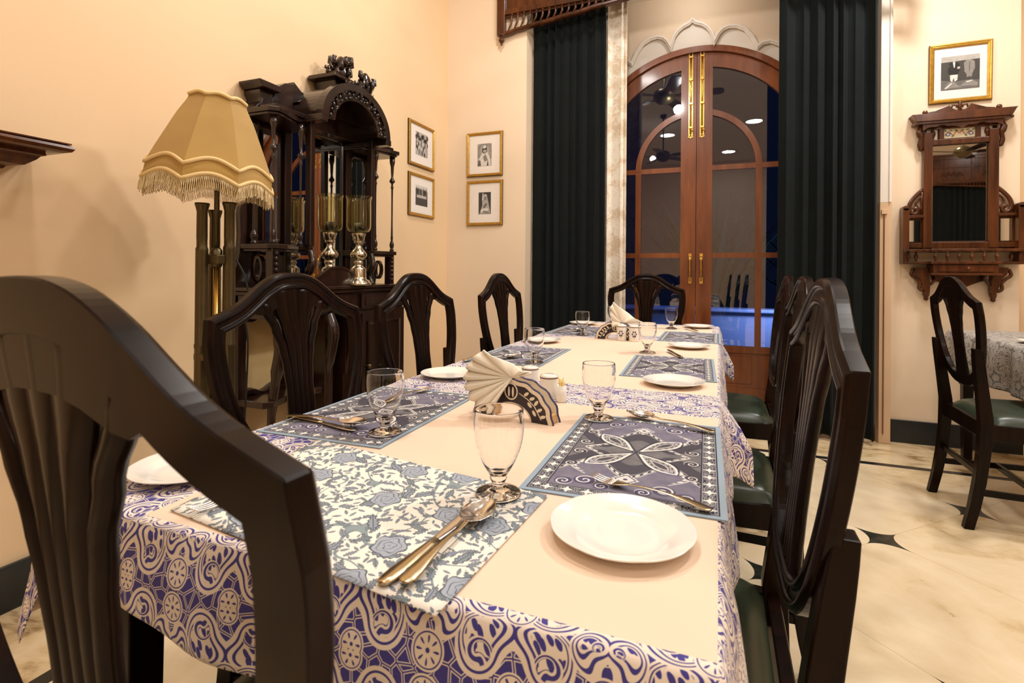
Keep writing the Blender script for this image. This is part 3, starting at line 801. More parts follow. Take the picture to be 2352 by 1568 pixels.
tag(o,'grey and white bird and flower print place mat at the near table end','placemat')
# ------------------------------------------------------------------ plates
def make_plate(label):
    pr=[(0,.0035),(.030,.0032),(.052,.0035),(.057,.0055),(.062,.0085),(.075,.0115),(.0865,.0145),(.0885,.0150),(.0890,.0142),(.0880,.0128),(.075,.0092),(.062,.0058),(.056,.002),(.050,.0),(.046,.001),(0,.001)]
    sc=lambda a,r,z:1+.012*(abs(cos(a*4))**.7-.5)*max(0,(r-.05)/.04)
    o=MB().lathe(pr,96,rf=sc).build('plate',M['china']); tag(o,label,'plate','white porcelain side plates'); return o
P0=make_plate('large white plate at the near right corner of the table'); P0.location=(-.107,.643,ZT+.0006); P0.scale=(.97,.97,.97)
for (x,y,z,l) in [(-.118,1.577,ZT-.001,'white plate, second on the right side beyond the first blue mat'),(-.116,2.378,ZT-.001,'white plate, third on the right side'),(-.107,3.30,ZT-.002,'white plate, last on the right side at the far end'),
    (-.770,.590,ZT+.0006,'white plate at the near left table corner, seen past the foreground chair'),(-.756,1.416,ZT+.0006,'white plate on the left side, behind the cream napkin fan'),(-.752,2.30,ZT-.001,'white plate, third on the left side'),(-.777,3.201,ZT-.002,'white plate, last on the left side behind a goblet')]:
    o=P0.copy(); COL.objects.link(o); o.location=(x,y,z); o['label']=l
# ------------------------------------------------------------------ goblets
def make_goblet(label):
    out=[(.0,.0),(.030,.0),(.0315,.0015),(.031,.0035),(.022,.0065),(.0125,.0095),(.0095,.013),(.0095,.017),(.0115,.0205),(.0125,.0235),(.0120,.026),(.0145,.030),(.0205,.040),(.0275,.054),(.0325,.068),(.0352,.082),(.0362,.094),(.0360,.106),(.0348,.1185),(.0345,.1195)]
    inn=[(.0336,.1195),(.0332,.1185),(.0345,.106),(.0347,.094),(.0337,.082),(.0310,.068),(.0260,.054),(.0190,.041),(.012,.034),(.006,.0315),(0,.031)]
    o=MB().lathe(crom(out,2)+crom(inn,2),48).build('goblet',M['glass']); tag(o,label,'glass','short-stemmed water goblets'); return o
G0=make_goblet('water goblet on the floral mat, largest and nearest'); G0.location=(-.288,.688,ZT+.0042)
for (x,y,z,l) in [(-.603,.866,ZT+.0028,'water goblet on the nearest left blue mat'),(-.239,1.128,ZT+.0028,'water goblet on the far corner of the nearest right mat'),(-.600,1.752,ZT+.001,'water goblet on the second left mat'),
   (-.263,2.163,ZT-.001,'water goblet beyond the second right mat'),(-.644,2.635,ZT+.0005,'water goblet on the far left mat, before a plate'),(-.251,3.17,ZT-.002,'water goblet at the far end, in front of the end chair'),(-.584,3.165,ZT-.002,'water goblet at the far end behind the rolled napkin')]:
    o=G0.copy(); COL.objects.link(o); o.location=(x,y,z); o['label']=l
# ------------------------------------------------------------------ cutlery: local +y is the working end, origin at the handle end
def plan(widths,th,zf,m=0,y0=0,n=6,mb=None,split=None):
    """flat forged piece: list of (y,halfwidth), thickness, height curve"""
    mb=mb or MB(); v=[];f=[];N=len(widths); K=8
    for (y,w) in widths:
        z=zf(y)
        for k in range(K):
            a=2*PI*k/K; v.append((w*cos(a),y,z+th/2*sin(a)*(1 if w>.001 else .5)))
    for i in range(N-1):
        for k in range(K): f.append((i*K+k,(i+1)*K+k,(i+1)*K+(k+1)%K,i*K+(k+1)%K))
    f.append(list(range(K))); f.append([(N-1)*K+k for k in range(K)][::-1])
    ms=[m]*len(f) if split is None else [ (1 if widths[min(i//K,N-1)][0]<split else 0) for i in range((N-1)*K)]+[1,0]
    mb.add(v,f,ms if split is not None else m,True); return mb
HW=[(0,.002),(.002,.0065),(.008,.0095),(.02,.0098),(.04,.0075),(.06,.0052),(.08,.0038),(.10,.0030),(.115,.0028)]
hz=lambda y:.0032+.006*sin(min(1,y/.13)*PI)**1.0*.8
def make_spoon(label,L=.198):
    t=thing('spoon',label,'spoon'); plan(HW+[(.128,.0034),(.136,.005)],.0024,lambda y:.0032+.005*sin(min(1,y/.145)*PI)+.003*(y>.12)).build('handle',M['gold'],t)
    mb=MB(); 
    def b(a,r,off=0):
        y=.165+.033*r*cos(a)*(1.0); x=.0205*r*sin(a)*(1-.10*cos(a)); z=.0105-.0080*(1-r*r)-off+ .0008*cos(a); return (x,y,z)
    nr=8;na=28;v=[];f=[]
    for off in (0,.0012):
        for i in range(nr+1):
            for k in range(na): v.append(b(2*PI*k/na,max(.001,i/nr),off))
    for l in (0,1):
        for i in range(nr):
            for k in range(na):
                o_=l*(nr+1)*na; q=(o_+i*na+k,o_+i*na+(k+1)%na,o_+(i+1)*na+(k+1)%na,o_+(i+1)*na+k); f.append(q if l else q[::-1])
    for k in range(na): f.append((nr*na+k,nr*na+(k+1)%na,(nr+1)*na+nr*na+(k+1)%na,(nr+1)*na+nr*na+k))
    mb.add(v,f,0,True).build('bowl',M['steel'],t); return t
def make_fork(label):
    t=thing('fork',label,'fork'); plan(HW+[(.125,.0034),(.132,.006),(.142,.0105),(.150,.0118),(.153,.0118)],.0022,lambda y:.0032+.007*sin(min(1,y/.16)*PI)).build('handle',M['gold'],t)
    mb=MB()
    for k in range(4):
        x=-.0096+.0064*k; mb.tube([(x,.150,.0050),(x,.158,.0040),(x*.97,.170,.0042),(x*.95,.182,.0065),(x*.93,.190,.0095)],[.0019,.0019,.0017,.0014,.0007],6)
    mb.build('tines',M['steel'],t); return t
def make_knife(label):
    t=thing('knife',label,'knife'); plan([(0,.003),(.003,.0075),(.012,.0098),(.03,.0100),(.06,.0078),(.085,.0062),(.098,.0058)],.0048,lambda y:.0032).build('handle',M['gold'],t)
    plan([(.094,.0040),(.10,.0058),(.12,.0075),(.15,.0088),(.175,.0088),(.19,.006),(.198,.0015)],.0020,lambda y:.0032).build('blade',M['steel'],t); return t
def between(a,b): return math.atan2(-(b[0]-a[0]),b[1]-a[1])
def put(o,a,b,z=0,tilt=0): o.location=(a[0],a[1],ZT+.0032+z); o.rotation_euler=(tilt,0,between(a,b)); return o
GC='cutlery on the long table'
kn=put(make_knife('knife with gilt handle on the floral mat, its blade under the spoon'),(-.310,.440),(-.296,.64),.0005)
sp=put(make_spoon('large spoon on the floral mat beside the knife, nearest of all'),(-.287,.445),(-.281,.648),.0040,-.01)
fk=put(make_fork('fork on the nearest right mat, just behind the large plate'),(-.006,.742),(-.171,.790),.0); fk.scale=(.93,.93,.93)
def cp(o,a,b,label,z=0,tilt=0): c=dup(o,(0,0,0),0,label); return put(c,a,b,z,tilt)
cp(sp,(-.004,1.108),(-.177,1.179),'spoon at the far edge of the nearest right mat')
cp(sp,(-.850,.866),(-.70,.872),'spoon in the cutlery bundle on the nearest left mat',.004)
cp(kn,(-.850,.885),(-.64,.842),'knife in the cutlery bundle on the nearest left mat, under the spoon')
cp(fk,(-.735,1.06),(-.712,1.25),'fork at the far side of the nearest left mat')
cp(fk,(-.60,.65),(-.622,.484),'fork on the left end of the floral mat, half hidden by the foreground chair',.001)
cp(sp,(-.80,1.66),(-.705,1.80),'spoon on the second left mat')
cp(fk,(-.83,1.655),(-.80,1.84),'fork on the second left mat, at its outer edge')
cp(kn,(-.125,2.05),(-.19,2.235),'knife beyond the second right mat, beside a white plate')
cp(kn,(-.10,3.03),(-.175,3.20),'knife before the farthest right plate')
cp(sp,(-.80,2.66),(-.70,2.80),'spoon on the far left mat')
cp(fk,(-.83,3.10),(-.72,3.02),'fork on the far left mat, near the last plate')
# ------------------------------------------------------------------ napkin fan stands
def make_holder(label):
    t=thing('napkin_holder',label,'napkin holder'); R=.098; r=.046
    def half_(R_,r_,n=40):
        o=[(R_*(1+.018*cos(a*16))*cos(a),R_*.86*(1+.018*cos(a*16))*sin(a)) for a in [PI*i/n for i in range(n+1)]]
        i_=[(r_*cos(a),r_*.72*sin(a)) for a in [PI*i/n for i in range(n,-1,-1)]]
        return o+i_
    for k,y in enumerate((-.018,.013)):
        p=MB(); p.prism(half_(R,r),y,y+.006,m=0); 
        if k==0 or True:
            yf=y-.0004 if k==0 else y+.0060
            p.prism(half_(R*.90,r*1.10),yf,yf+.0004,m=2)
            def spray(pts,rad): p.tube([(x,yf-.0002+ (0 if k==0 else .0006),z) for x,z in pts],rad,5,m=1,flat=1)
            ya=yf-.0002
            for s_ in (-1,1):
                spray([(s_*.020,.058),(s_*.040,.048),(s_*.058,.034),(s_*.068,.018),(s_*.074,.008)],.0011)
                for (x,z,a) in ((.038,.058,.6),(.052,.050,.4),(.046,.036,-.8),(.062,.042,.9),(.070,.028,.5),(.057,.020,-1),(.078,.015,.3)):
                    lf=[(s_*(x+.007*cos(q)*cos(a)-.0035*sin(q)*sin(a)),z+.007*cos(q)*sin(a)+.0035*sin(q)*cos(a)) for q in [2*PI*i/8 for i in range(8)]]
                    p.prism(lf,ya-.0003,ya+.0002,m=1)
            for rr,mm in ((.019,1),(.0155,2),):
                p.prism([(rr*.9*cos(q),.060+rr*sin(q)) for q in [2*PI*i/16 for i in range(16)]],ya-.0003-(0.0003 if mm==2 else 0),ya+.0001,m=mm)
            for s_ in (-1,1): p.prism([(s_*.005+.0026*cos(q),.059+.0115*sin(q)) for q in [2*PI*i/10 for i in range(10)]],ya-.0009,ya,m=1)
        p.build('side_panel',[M['cglaze'],M['cglaze'],plain('deep_aubergine_glaze',(.022,.012,.018),.25)],t)
        e=MB(); e.tube([(R*(1+.018*cos(a*16))*cos(a),y+.003,R*.86*(1+.018*cos(a*16))*sin(a)) for a in [PI*i/48 for i in range(49)]],.0031,6); e.build('rim',M['indigo'],t)
    for s_ in (-1,1): MB().box(min(s_*.05,s_*.095),max(s_*.05,s_*.095),-.012,.013,.001,.007).box(min(s_*.088,s_*.095),max(s_*.088,s_*.095),-.012,.013,.007,.018).build('base',M['orange'],t)
    return t
h0=make_holder('painted half-moon napkin holder with white flower spray, near the front'); h0.location=(-.413,1.080,ZT-.0003); h0.rotation_euler=(0,0,-.17)
h1=dup(h0,(-.455,2.545,ZT-.002),-.1,'painted half-moon napkin holder farther down the table')
def napkin(label,loc,rz,rays,apex,wid=.026):
    """pleated cotton napkin: folds fan out from the pinch point held by the stand"""
    mb=MB(); ax,ay,az=apex; n=len(rays); pts=[]
    # centre line of pleats with ridge/valley offset
    ring=[]
    for i,(dx,dy,dz) in enumerate(rays):
        ring.append((dx,dy,dz))
    M_=10
    rows=[]
    for i in range(len(ring)*4-3):
        a=i/4; k=int(a); f_=a-k
        p=Vector(ring[min(k,n-1)])*(1-f_)+Vector(ring[min(k+1,n-1)])*f_
        off=.010*sin(a*PI*2.0)
        rows.append((p,off))
    v=[];nn=len(rows)
    for j in range(M_+1):
        s_=j/M_
        for (p,off) in rows:
            bul=.006*sin(PI*s_); v.append((ax+p.x*s_,ay+p.y*s_+off*(.15+s_)-bul,az+p.z*s_))
    f=[(j*nn+i,j*nn+i+1,(j+1)*nn+i+1,(j+1)*nn+i) for j in range(M_) for i in range(nn-1)]
    mb.add(v,f,0,True); o=mb.build('napkin',M['napkin']); o.location=loc; o.rotation_euler=(0,0,rz)
    s_=o.modifiers.new('thickness','SOLIDIFY'); s_.thickness=.003; s_.offset=0
    tag(o,label,'napkin'); return o
napkin('cream cotton napkin fanned out over the near painted holder',(-.413,1.080,ZT),0,
  [(.045,-.004,.012),(.02,-.004,.018),(-.070,0,.055),(-.096,-.004,.035),(-.105,-.010,.012),(-.108,-.016,-.010),(-.098,-.024,-.030),(-.085,-.028,-.052),(-.062,-.030,-.070),(-.038,-.032,-.072)],(.0,-.018,.090))
napkin('cream cotton napkin standing in the farther painted holder',(-.455,2.545,ZT),0,
  [(.10,0,.004),(.05,0,.03),(-.045,0,.10),(-.058,-.004,.07),(-.05,-.02,.03),(-.045,-.02,-.02)],(.03,-.010,.078))
# ------------------------------------------------------------------ shakers
def make_shaker(label,flower=False):
    t=thing('salt_shaker',label,'shaker'); r=.0235
    MB().lathe([(0,0),(r*.94,0),(r,.003),(r,.050),(r*.985,.053)],28).build('body',M['china'],t)
    c=MB().lathe([(r*.985,.053),(r*1.0,.0545),(r*.97,.0575),(r*.6,.0605),(0,.0615)],28); c.build('top',M['china'],t)
    MB().lathe([(r*1.003,.0515),(r*1.012,.0528),(r*1.003,.0541)],28).build('brown_line',M['rim'],t)
    if flower:
        f=MB()
        for k in range(6):
            a=k*PI/3; cx=.009*cos(a); cz=.028+.009*sin(a)
            th=-PI/2+cx/r
            f.lathe([(0,-.0045),(.0035,-.002),(.0035,.002),(0,.0045)],6,TR(r*cos(th),r*sin(th)*1.0,cz,s=.9))
        f.tube([(0,-r-.0003,.012),(.001,-r-.0003,.028)],.0009,5); f.build('flower',M['indigo'],t)
    return t
s0=make_shaker('white shaker with brown rim line, just right of the near napkin fan'); s0.location=(-.397,1.275,ZT)
s1=dup(s0,(-.480,1.368,ZT),0,'white shaker with brown rim line, behind the near napkin holder')
s2=make_shaker('white shaker with a blue flower, left of two on the farther table',True); s2.location=(-.425,2.515,ZT-.002); s2.scale=(.98,.98,1.25)
s3=dup(s2,(-.366,2.505,ZT-.002),.2,'white shaker with a blue flower, right of two on the farther table')
t=thing('toothpick_holder','small white toothpick holder beside the near shaker','toothpick holder',(-.358,1.252,ZT))
MB().lathe([(0,.0),(.0125,0),(.0135,.003),(.0125,.04),(.0115,.04),(.011,.004),(0,.004)],20).build('cup',M['china'],t)
tp=thing('toothpicks','bunch of yellow toothpicks standing in the small white holder','toothpicks',(-.358,1.252,ZT+.004))
for k in range(12):
    a=k*2.4; r=.0085*math.sqrt(k/12); MB().tube([(r*.6*cos(a),r*.6*sin(a),.001),(r*cos(a)*1.1,r*sin(a)*1.1,.050+.004*sin(k*3))],[.0011,.0009],5).build('toothpick',M['pickw'],tp)
# ------------------------------------------------------------------ second table on the right
t=thing('dining_table','second dining table under a grey paisley cloth at the right edge','table',(1.75,3.42,0))
MB().box(-.46,.46,-.46,.46,.73,.756).build('tabletop',tw,t,bevel=.006)
for sx in (-1,1):
    for sy in (-1,1): MB().bar([(sx*.40,sy*.40,0),(sx*.40,sy*.40,.73)],[.042,.055],[.042,.055]).build('leg',tw,t,bevel=.003)
mg=mat_cloth('grey_paisley_cloth',[],ink=(.10,.095,.09),cream=(.52,.47,.42),unit=.085)
ss,tl,fold=cloth('g',1.29-.24,2.21+.20,2.96-.24,3.88+.24,1.285,2.215,2.955,3.885,.7595,None,None,seed=4,wav=.012)
mb=MB(); n=len(ss); mb.add([fold(s,t_) for t_ in tl for s in ss],[(j*n+i,j*n+i+1,(j+1)*n+i+1,(j+1)*n+i) for j in range(len(tl)-1) for i in range(n-1)],0,True,None,[(s,t_) for t_ in tl for s in ss])
o=mb.build('tablecloth',mg); tag(o,'grey paisley tablecloth on the table at the right edge','tablecloth'); s_=o.modifiers.new('thickness','SOLIDIFY'); s_.thickness=.0012; s_.offset=-1
o=P0.copy(); COL.objects.link(o); o.location=(1.42,3.22,.7605); o['label']='white plate on the grey paisley cloth at the right edge'
# ------------------------------------------------------------------ gilded photo frames
def photo_frame(label,w,h,iw,ih,draw,fw=.022,name='picture_frame',fm='gframe'):
    """local: x right, z up, front towards -y, back at y=0"""
    t=thing(name,label,'picture')
    f=MB(); f.band([(-w/2,-h/2),(w/2,-h/2),(w/2,h/2),(-w/2,h/2)],[(0,0),(0,-.014),(.003,-.019),(.009,-.021),(.014,-.017),(.017,-.018),(fw,-.013),(fw,0)],True,side=1)
    f.build('frame',M[fm],t,fix=True); 
    d=MB(); d.band([(-w/2-.001,-h/2-.001),(w/2+.001,-h/2-.001),(w/2+.001,h/2+.001),(-w/2-.001,h/2+.001)],[(0,0),(0,-.011),(.003,-.011),(.003,0)],True,side=1); d.build('frame_edge',M['gdark'],t,fix=True)
    MB().box(-w/2+fw-.002,w/2-fw+.002,-.008,-.003,-h/2+fw-.002,h/2-fw+.002).build('mount',M['paper'],t)
    p=MB(); y=-.0085
    def el(cx,cz,rx,rz,m,lay=1,n=12,rot_=0):
        pts=[]
        for k in range(n):
            a=2*PI*k/n; X_=rx*cos(a);Z_=rz*sin(a); pts.append((cx+X_*cos(rot_)-Z_*sin(rot_),cz+X_*sin(rot_)+Z_*cos(rot_)))
        p.prism(pts,y-.00012*(lay+1),y-.00012*lay,m=m)
    def pg(pts,m,lay=1): p.prism(pts,y-.00012*(lay+1),y-.00012*lay,m=m)
    draw(pg,el); p.build('photograph',[M['g%d'%k] for k in range(6)],t); return t
def ph_crowd(pg,el):
    rnd=random.Random(3)
    pg([(-.085,-.075),(.085,-.075),(.085,.095),(-.085,.095)],4,0)
    pg([(-.085,-.075),(.085,-.075),(.085,.0),(-.085,.01)],3,1)
    for i in range(9): el(-.075+.019*i,.055+.018*sin(i*1.7),.016,.018,1,2)
    for r in range(3):
        for i in range(10):
            x=-.077+.017*i+.004*sin(i*3+r); z=.030-.033*r+.006*sin(i*2.3+r)
            el(x,z-.020,.0085,.020,rnd.choice((1,2,4,5)),3+r*2); el(x,z,.005,.0065,rnd.choice((3,4)),4+r*2)
def ph_row(pg,el):
    pg([(-.085,-.075),(.085,-.075),(.085,.075),(-.085,.075)],2,0); pg([(-.085,-.075),(.085,-.075),(.085,-.02),(-.085,-.02)],1,1); pg([(-.085,.05),(.085,.04),(.085,.075),(-.085,.075)],5,1)
    for i in range(8):
        x=-.072+.020*i; el(x,.028,.0095,.030,(1,0,2,1,3,1,0,2)[i],2); el(x,.056+.003*sin(i*3),.0055,.007,(3,4,3,4,4,3,4,3)[i],3)
    for i in range(6): pg([(-.062+.022*i,-.018),(-.047+.022*i,-.018),(-.047+.022*i,.002),(-.062+.022*i,.002)],5,4)
def ph_rays(pg,el):
    pg([(-.062,-.095),(.062,-.095),(.062,.085),(-.062,.085)],4,0)
    for k in range(36):
        a=2*PI*k/36; r0,r1=.028,.075; da=.035
        pts=[(.005+r0*cos(a),.02+r0*sin(a)),(.005+min(r1,.065/max(.01,abs(cos(a))))*cos(a-da),.02+min(r1,.065/max(.01,abs(cos(a))))*sin(a-da)),(.005+min(r1,.065/max(.01,abs(cos(a))))*cos(a+da),.02+min(r1,.065/max(.01,abs(cos(a))))*sin(a+da))]
        pts=[(max(-.062,min(.062,x)),max(-.095,min(.085,z))) for x,z in pts]; pg(pts,0,1)
    pg([(-.055,-.093),(-.045,-.03),(-.02,.01),(.02,.02),(.045,-.02),(.055,-.093)],5,2)
    el(.0,.030,.022,.026,1,3); el(.002,.028,.014,.018,4,4); pg([(-.02,.04),(.0,.068),(.022,.045),(.012,.036),(-.01,.036)],0,5); el(.0,.058,.012,.014,5,6)
    pg([(-.06,-.093),(-.03,-.093),(-.035,-.05),(-.055,-.045)],2,3); pg([(.02,-.093),(.035,-.093),(.03,-.04)],1,3); pg([(-.015,-.02),(.01,.0),(.03,-.05),(.0,-.06)],3,4)
def ph_seat(pg,el):
    pg([(-.052,-.09),(.055,-.09),(.055,.085),(-.052,.085)],1,0)
    pg([(-.045,-.088),(-.02,-.02),(-.022,.03),(.0,.07),(.018,.068),(.034,.0),(.045,-.05),(.05,-.088)],4,1)
    pg([(-.022,.02),(-.016,.08),(-.010,.078),(-.008,.03)],5,2); el(.004,.036,.012,.016,3,3); pg([(-.006,.055),(.004,.070),(.016,.054)],5,4)
    pg([(-.012,-.03),(.015,.0),(.024,-.01),(-.002,-.045)],2,3); el(.0,-.06,.035,.016,5,3,rot_=.2); el(.012,-.075,.03,.010,3,4,rot_=-.2)
def ph_two(pg,el):
    pg([(-.098,-.105),(.098,-.105),(.098,.105),(-.098,.105)],4,0); pg([(-.098,-.105),(.098,-.105),(.098,.075),(-.098,.070)],1,1)
    pg([(-.098,-.105),(.098,-.105),(.098,-.055),(.03,-.05),(-.03,-.055),(-.098,-.04)],2,2)
    # two standing men, one in a dark jacket with light breeches, one in grey
    pg([(-.062,.0),(-.062,.055),(-.045,.066),(-.020,.066),(-.004,.055),(.0,.02),(-.012,-.012),(-.050,-.012)],0,3); pg([(-.052,-.012),(-.012,-.012),(-.014,-.045),(-.028,-.055),(-.033,-.03),(-.040,-.058),(-.050,-.045)],5,4)
    pg([(-.038,.066),(-.026,.066),(-.028,.035),(-.032,.03)],5,5); el(-.032,.076,.0085,.0105,4,5)
    pg([(-.066,.05),(-.058,.056),(-.050,.045),(-.064,.032)],1,5); el(-.008,.030,.008,.008,4,5)
    pg([(.022,.0),(.018,.058),(.030,.072),(.058,.072),(.072,.060),(.074,.02),(.062,-.010),(.030,-.010)],3,3); el(.046,.082,.0085,.0105,4,5); pg([(.030,-.010),(.062,-.010),(.058,-.035),(.046,-.03),(.034,-.035)],3,4)
    pg([(.045,.06),(.048,.06),(.047,.0),(.044,.0)],1,5)
    pg([(-.085,-.095),(-.06,-.06),(-.035,-.052),(-.015,-.075),(.01,-.092)],3,5); pg([(.0,-.085),(.03,-.055),(.06,-.05),(.09,-.075),(.085,-.092)],3,5); pg([(-.08,-.095),(-.045,-.062),(-.04,-.066),(-.07,-.096)],5,6); pg([(.03,-.06),(.06,-.055),(.06,-.060),(.035,-.066)],5,6)
def hang(o,loc,rz): o.location=loc; o.rotation_euler=(0,0,rz)
hang(photo_frame('upper gold framed group photograph on the left wall',.362,.325,.2,.2,ph_crowd),(XL,3.435,2.022),HP)
hang(photo_frame('lower gold framed group photograph on the left wall',.362,.312,.2,.2,ph_row),(XL,3.438,1.648),HP)
hang(photo_frame('gold framed photograph with dark sun rays, upper of two on the back wall',.312,.352,.2,.2,ph_rays),(-1.749,YB,2.022),0)
hang(photo_frame('gold framed portrait of a seated robed person, lower of two on the back wall',.312,.358,.2,.2,ph_seat),(-1.746,YB,1.633),0)
o=photo_frame('gold framed photograph of two standing men above the wall mirror',.320,.370,.2,.2,ph_two,.026); hang(o,(1.400,YR-.001,2.352),0); o.rotation_euler=(.02,0,0); 
# ------------------------------------------------------------------ mantel shelf on the left wall
prof=[(XL,1.462),(-1.872,1.462),(-1.862,1.457),(-1.858,1.449),(-1.864,1.440),(-1.880,1.436),(-1.91,1.434),(-1.908,1.424),(-1.918,1.420),(-1.925,1.410),(-1.945,1.392),(-1.975,1.385),(-1.98,1.377),(-1.99,1.375),(-1.992,1.368),(-2.01,1.362),(-2.03,1.350),(-2.045,1.330),(-2.055,1.328),(-2.06,1.318),(-2.075,1.308),(XL,1.305)]
t=thing('mantel_shelf','dark wooden moulded mantel shelf end at the left edge','mantel shelf',(0,0,0))
m_=MB(); y1=1.026; K=len(prof)
# run along the wall then return to it round the corner with a mitre
v=[];f=[]
for (x,z) in prof: v.append((x,-.9,z))
for (x,z) in prof: d=x-(-1.858); v.append((x,y1+min(0,-(-1.858-x)),z))
for i in range(K-1): f.append((i,K+i,K+i+1,i+1))
f.append(list(range(K)))
for (x,z) in prof: v.append((XL,y1+min(0,-(-1.858-x)),z))
for i in range(K-1): f.append((K+i,2*K+i,2*K+i+1,K+i+1))
m_.add(v,f); m_.build('moulding',M['mahog'],t,fix=True)
MB().box(XL,-1.865,-.9,y1-.006,1.462,1.466).build('top_board',M['mahog'],t)
# ------------------------------------------------------------------ floor lamp
LX,LY=-1.68,1.375
t=thing('floor_lamp','brass tube floor lamp with fringed golden fabric shade','lamp',(LX,LY,0))
NP=8; PH=math.radians(-39.3+23.5)
def shade_r(z): return interp([(0,.262),(.10,.250),(.22,.205),(.34,.152),(.44,.118)],z)
def ring(zf,rs,n=NP*12,a0=PH):
    pts=[]
    for k in range(n):
        a=2*PI*k/n; q=(a*NP/(2*PI))%1; c=cos(PI/NP)/cos((q-.5)*2*PI/NP); pts.append((a+a0,c,q))
    return pts
sh=MB(); R_=ring(None,None); n=len(R_); rows=14; v=[];f=[]
Z0=1.405
def top(q): return 1.835+.018*abs(sin(PI*q))-.10
def shp(a,c,q,z,e=0): 
    r=shade_r(z-1.40)*(.5*c+.5*c); return (cos(a)*(r+e),sin(a)*(r+e),z)
def zlow(q): return 1.372+.028*sin(PI*q)
def ztrim(q): return 1.424+.030*sin(PI*q)
def lin(tab,x):
    for (a,b_),(c,d) in zip(tab,tab[1:]):
        if x<=c: return b_+(d-b_)*(x-a)/(c-a)
    return tab[-1][1]
def rlow(z): return lin([(1.20,.212),(1.37,.211),(1.41,.209),(1.44,.202),(1.48,.186),(1.54,.160),(1.61,.130),(1.67,.098),(1.70,.088),(1.80,.075)],z)
for j in range(rows+1):
    for (a,c,q) in R_:
        z=zlow(q)+(1.682+.010*sin(PI*q)-zlow(q))*j/rows; r=rlow(z)*c; v.append((cos(a)*r,sin(a)*r,z))
for j in range(rows):
    for k in range(n): f.append((j*n+k,j*n+(k+1)%n,(j+1)*n+(k+1)%n,(j+1)*n+k))
sh.add(v,f,0,False)
m,nt,b=new_mat('golden_shade_silk'); o=coords('Object'); nn=noise(o,4,3); setc(b,ramp(nn,[(.3,(.37,.215,.045)),(.7,(.46,.28,.065))])); b.inputs['Roughness'].default_value=.75; b.inputs['Sheen Weight'].default_value=.3; M['shade']=m
M['braid']=plain('cream_gold_braid',(.78,.58,.28),.7,bmp=.5,scale=300)
M['fringe']=plain('cream_silk_fringe',(.82,.66,.38),.6)
SHD=sh.build('lamp_shade',M['shade'],t); o=SHD; s_=o.modifiers.new('thickness','SOLIDIFY'); s_.thickness=.003
tr=MB()
for zf in (lambda q:1.684+.010*sin(PI*q),lambda q:ztrim(q),lambda q:zlow(q)+.002):
    pts=[]
    for (a,c,q) in R_:
        z=zf(q); r=rlow(z)*c+.004; pts.append((cos(a)*r,sin(a)*r,z))
    tr.tube(pts,.0052,6,closed=True,up=(0,0,1),flat=1.3)
tr.build('braid_trim',M['braid'],SHD)
fr=MB(); rnd=random.Random(5); NF=NP*30
for k in range(NF):
    a=2*PI*k/NF; q=(a*NP/(2*PI))%1; c=cos(PI/NP)/cos((q-.5)*2*PI/NP); z=zlow(q); r=rlow(z)*c+.004; a+=PH
    L=.046+.008*rnd.random(); da=.0085; j=rnd.uniform(-.004,.004); e=Vector((cos(a),sin(a),0)); tt=Vector((-sin(a),cos(a),0)); P=e*r+Vector((0,0,z))
    fr.tube([P,P-tt*.003+e*(.002+j)+Vector((0,0,-L*.5)),P-tt*.0035+e*(.003+j)+Vector((0,0,-L*.85)),P+e*(.003+j)+Vector((0,0,-L)),P+tt*.0035+e*(.003+j)+Vector((0,0,-L*.85)),P+tt*.003+e*(.001+j)+Vector((0,0,-L*.5)),P+tt*.001],.0011,4)
o=fr.build('fringe',M['fringe'],SHD); o['kind']='stuff'
MB().tube([(0,0,1.12),(0,0,1.66)],.009,12).build('upper_pole',M['oldbrass'],t)
MB().tube([(0,0,.16),(0,0,1.12)],.0105,12).build('pole',M['brass'],t)
w_=MB(); w_.lathe([(.011,1.655),(.02,1.66),(.011,1.668)],12)
for k in range(NP//2): 
    a=PH+k*PI/4*2; w_.tube([(0,0,1.66),(cos(a)*.082,sin(a)*.082,1.672)],.002,5)
w_.build('shade_carrier',M['oldbrass'],t)
def post(x,y,zt):
    b=MB(); b.lathe([(.0,.14),(.026,.14),(.0255,.20),(.024,.60),(.0245,.605),(.0245,.615),(.023,.62),(.022,.80),(.0235,.805),(.0235,.815),(.0215,.82),(.0205,zt-.17),(.021,zt-.165),(.0175,zt-.155),(.0175,zt-.13),(.018,zt-.125),(.0175,zt-.03),(.019,zt-.025),(.022,zt-.012),(.024,zt-.008),(.024,zt),(.0,zt)],18,TR(x,y,0)); return b.build('post',M['oldbrass'],t)
tax=Vector((-sin(math.radians(21.4)),cos(math.radians(21.4)),0))
for ch in kids(t):
    if ch.name.split('.')[0] in ('lamp_shade','shade_carrier'):
        ch.matrix_local=Matrix.Translation((0,0,1.66))@Matrix.Rotation(math.radians(5),4,tax)@Matrix.Translation((0,0,-1.66))
cs,sn=cos(math.radians(38)),sin(math.radians(38))
PO=[(-.0185-.028,-.030),(.062,.010),(-.01,.06)]
post(-.035,-.030,1.318); post(.026,.031,1.325); post(-.050,.034,1.30)
c=MB(); c.box(-.05,.03,-.022,.022,1.100,1.135); c.lathe([(.0,1.09),(.017,1.09),(.019,1.10),(.019,1.15),(.012,1.16)],14); 
c.build('clamp',M['oldbrass'],t,bevel=.004); MB().box(-.05,.03,-.05,.05,.76,.785).build('cross_brace',M['oldbrass'],t,bevel=.004)
b=MB()
for k in range(3):
    a=k*2*PI/3+.6; b.tube([(0,0,.20),(cos(a)*.10,sin(a)*.10,.15),(cos(a)*.20,sin(a)*.20,.06),(cos(a)*.24,sin(a)*.24,.018)],[.018,.017,.014,.017],10)
b.lathe([(0,.13),(.05,.13),(.055,.15),(.05,.17),(0,.17)],18); b.build('tripod_base',M['oldbrass'],t)
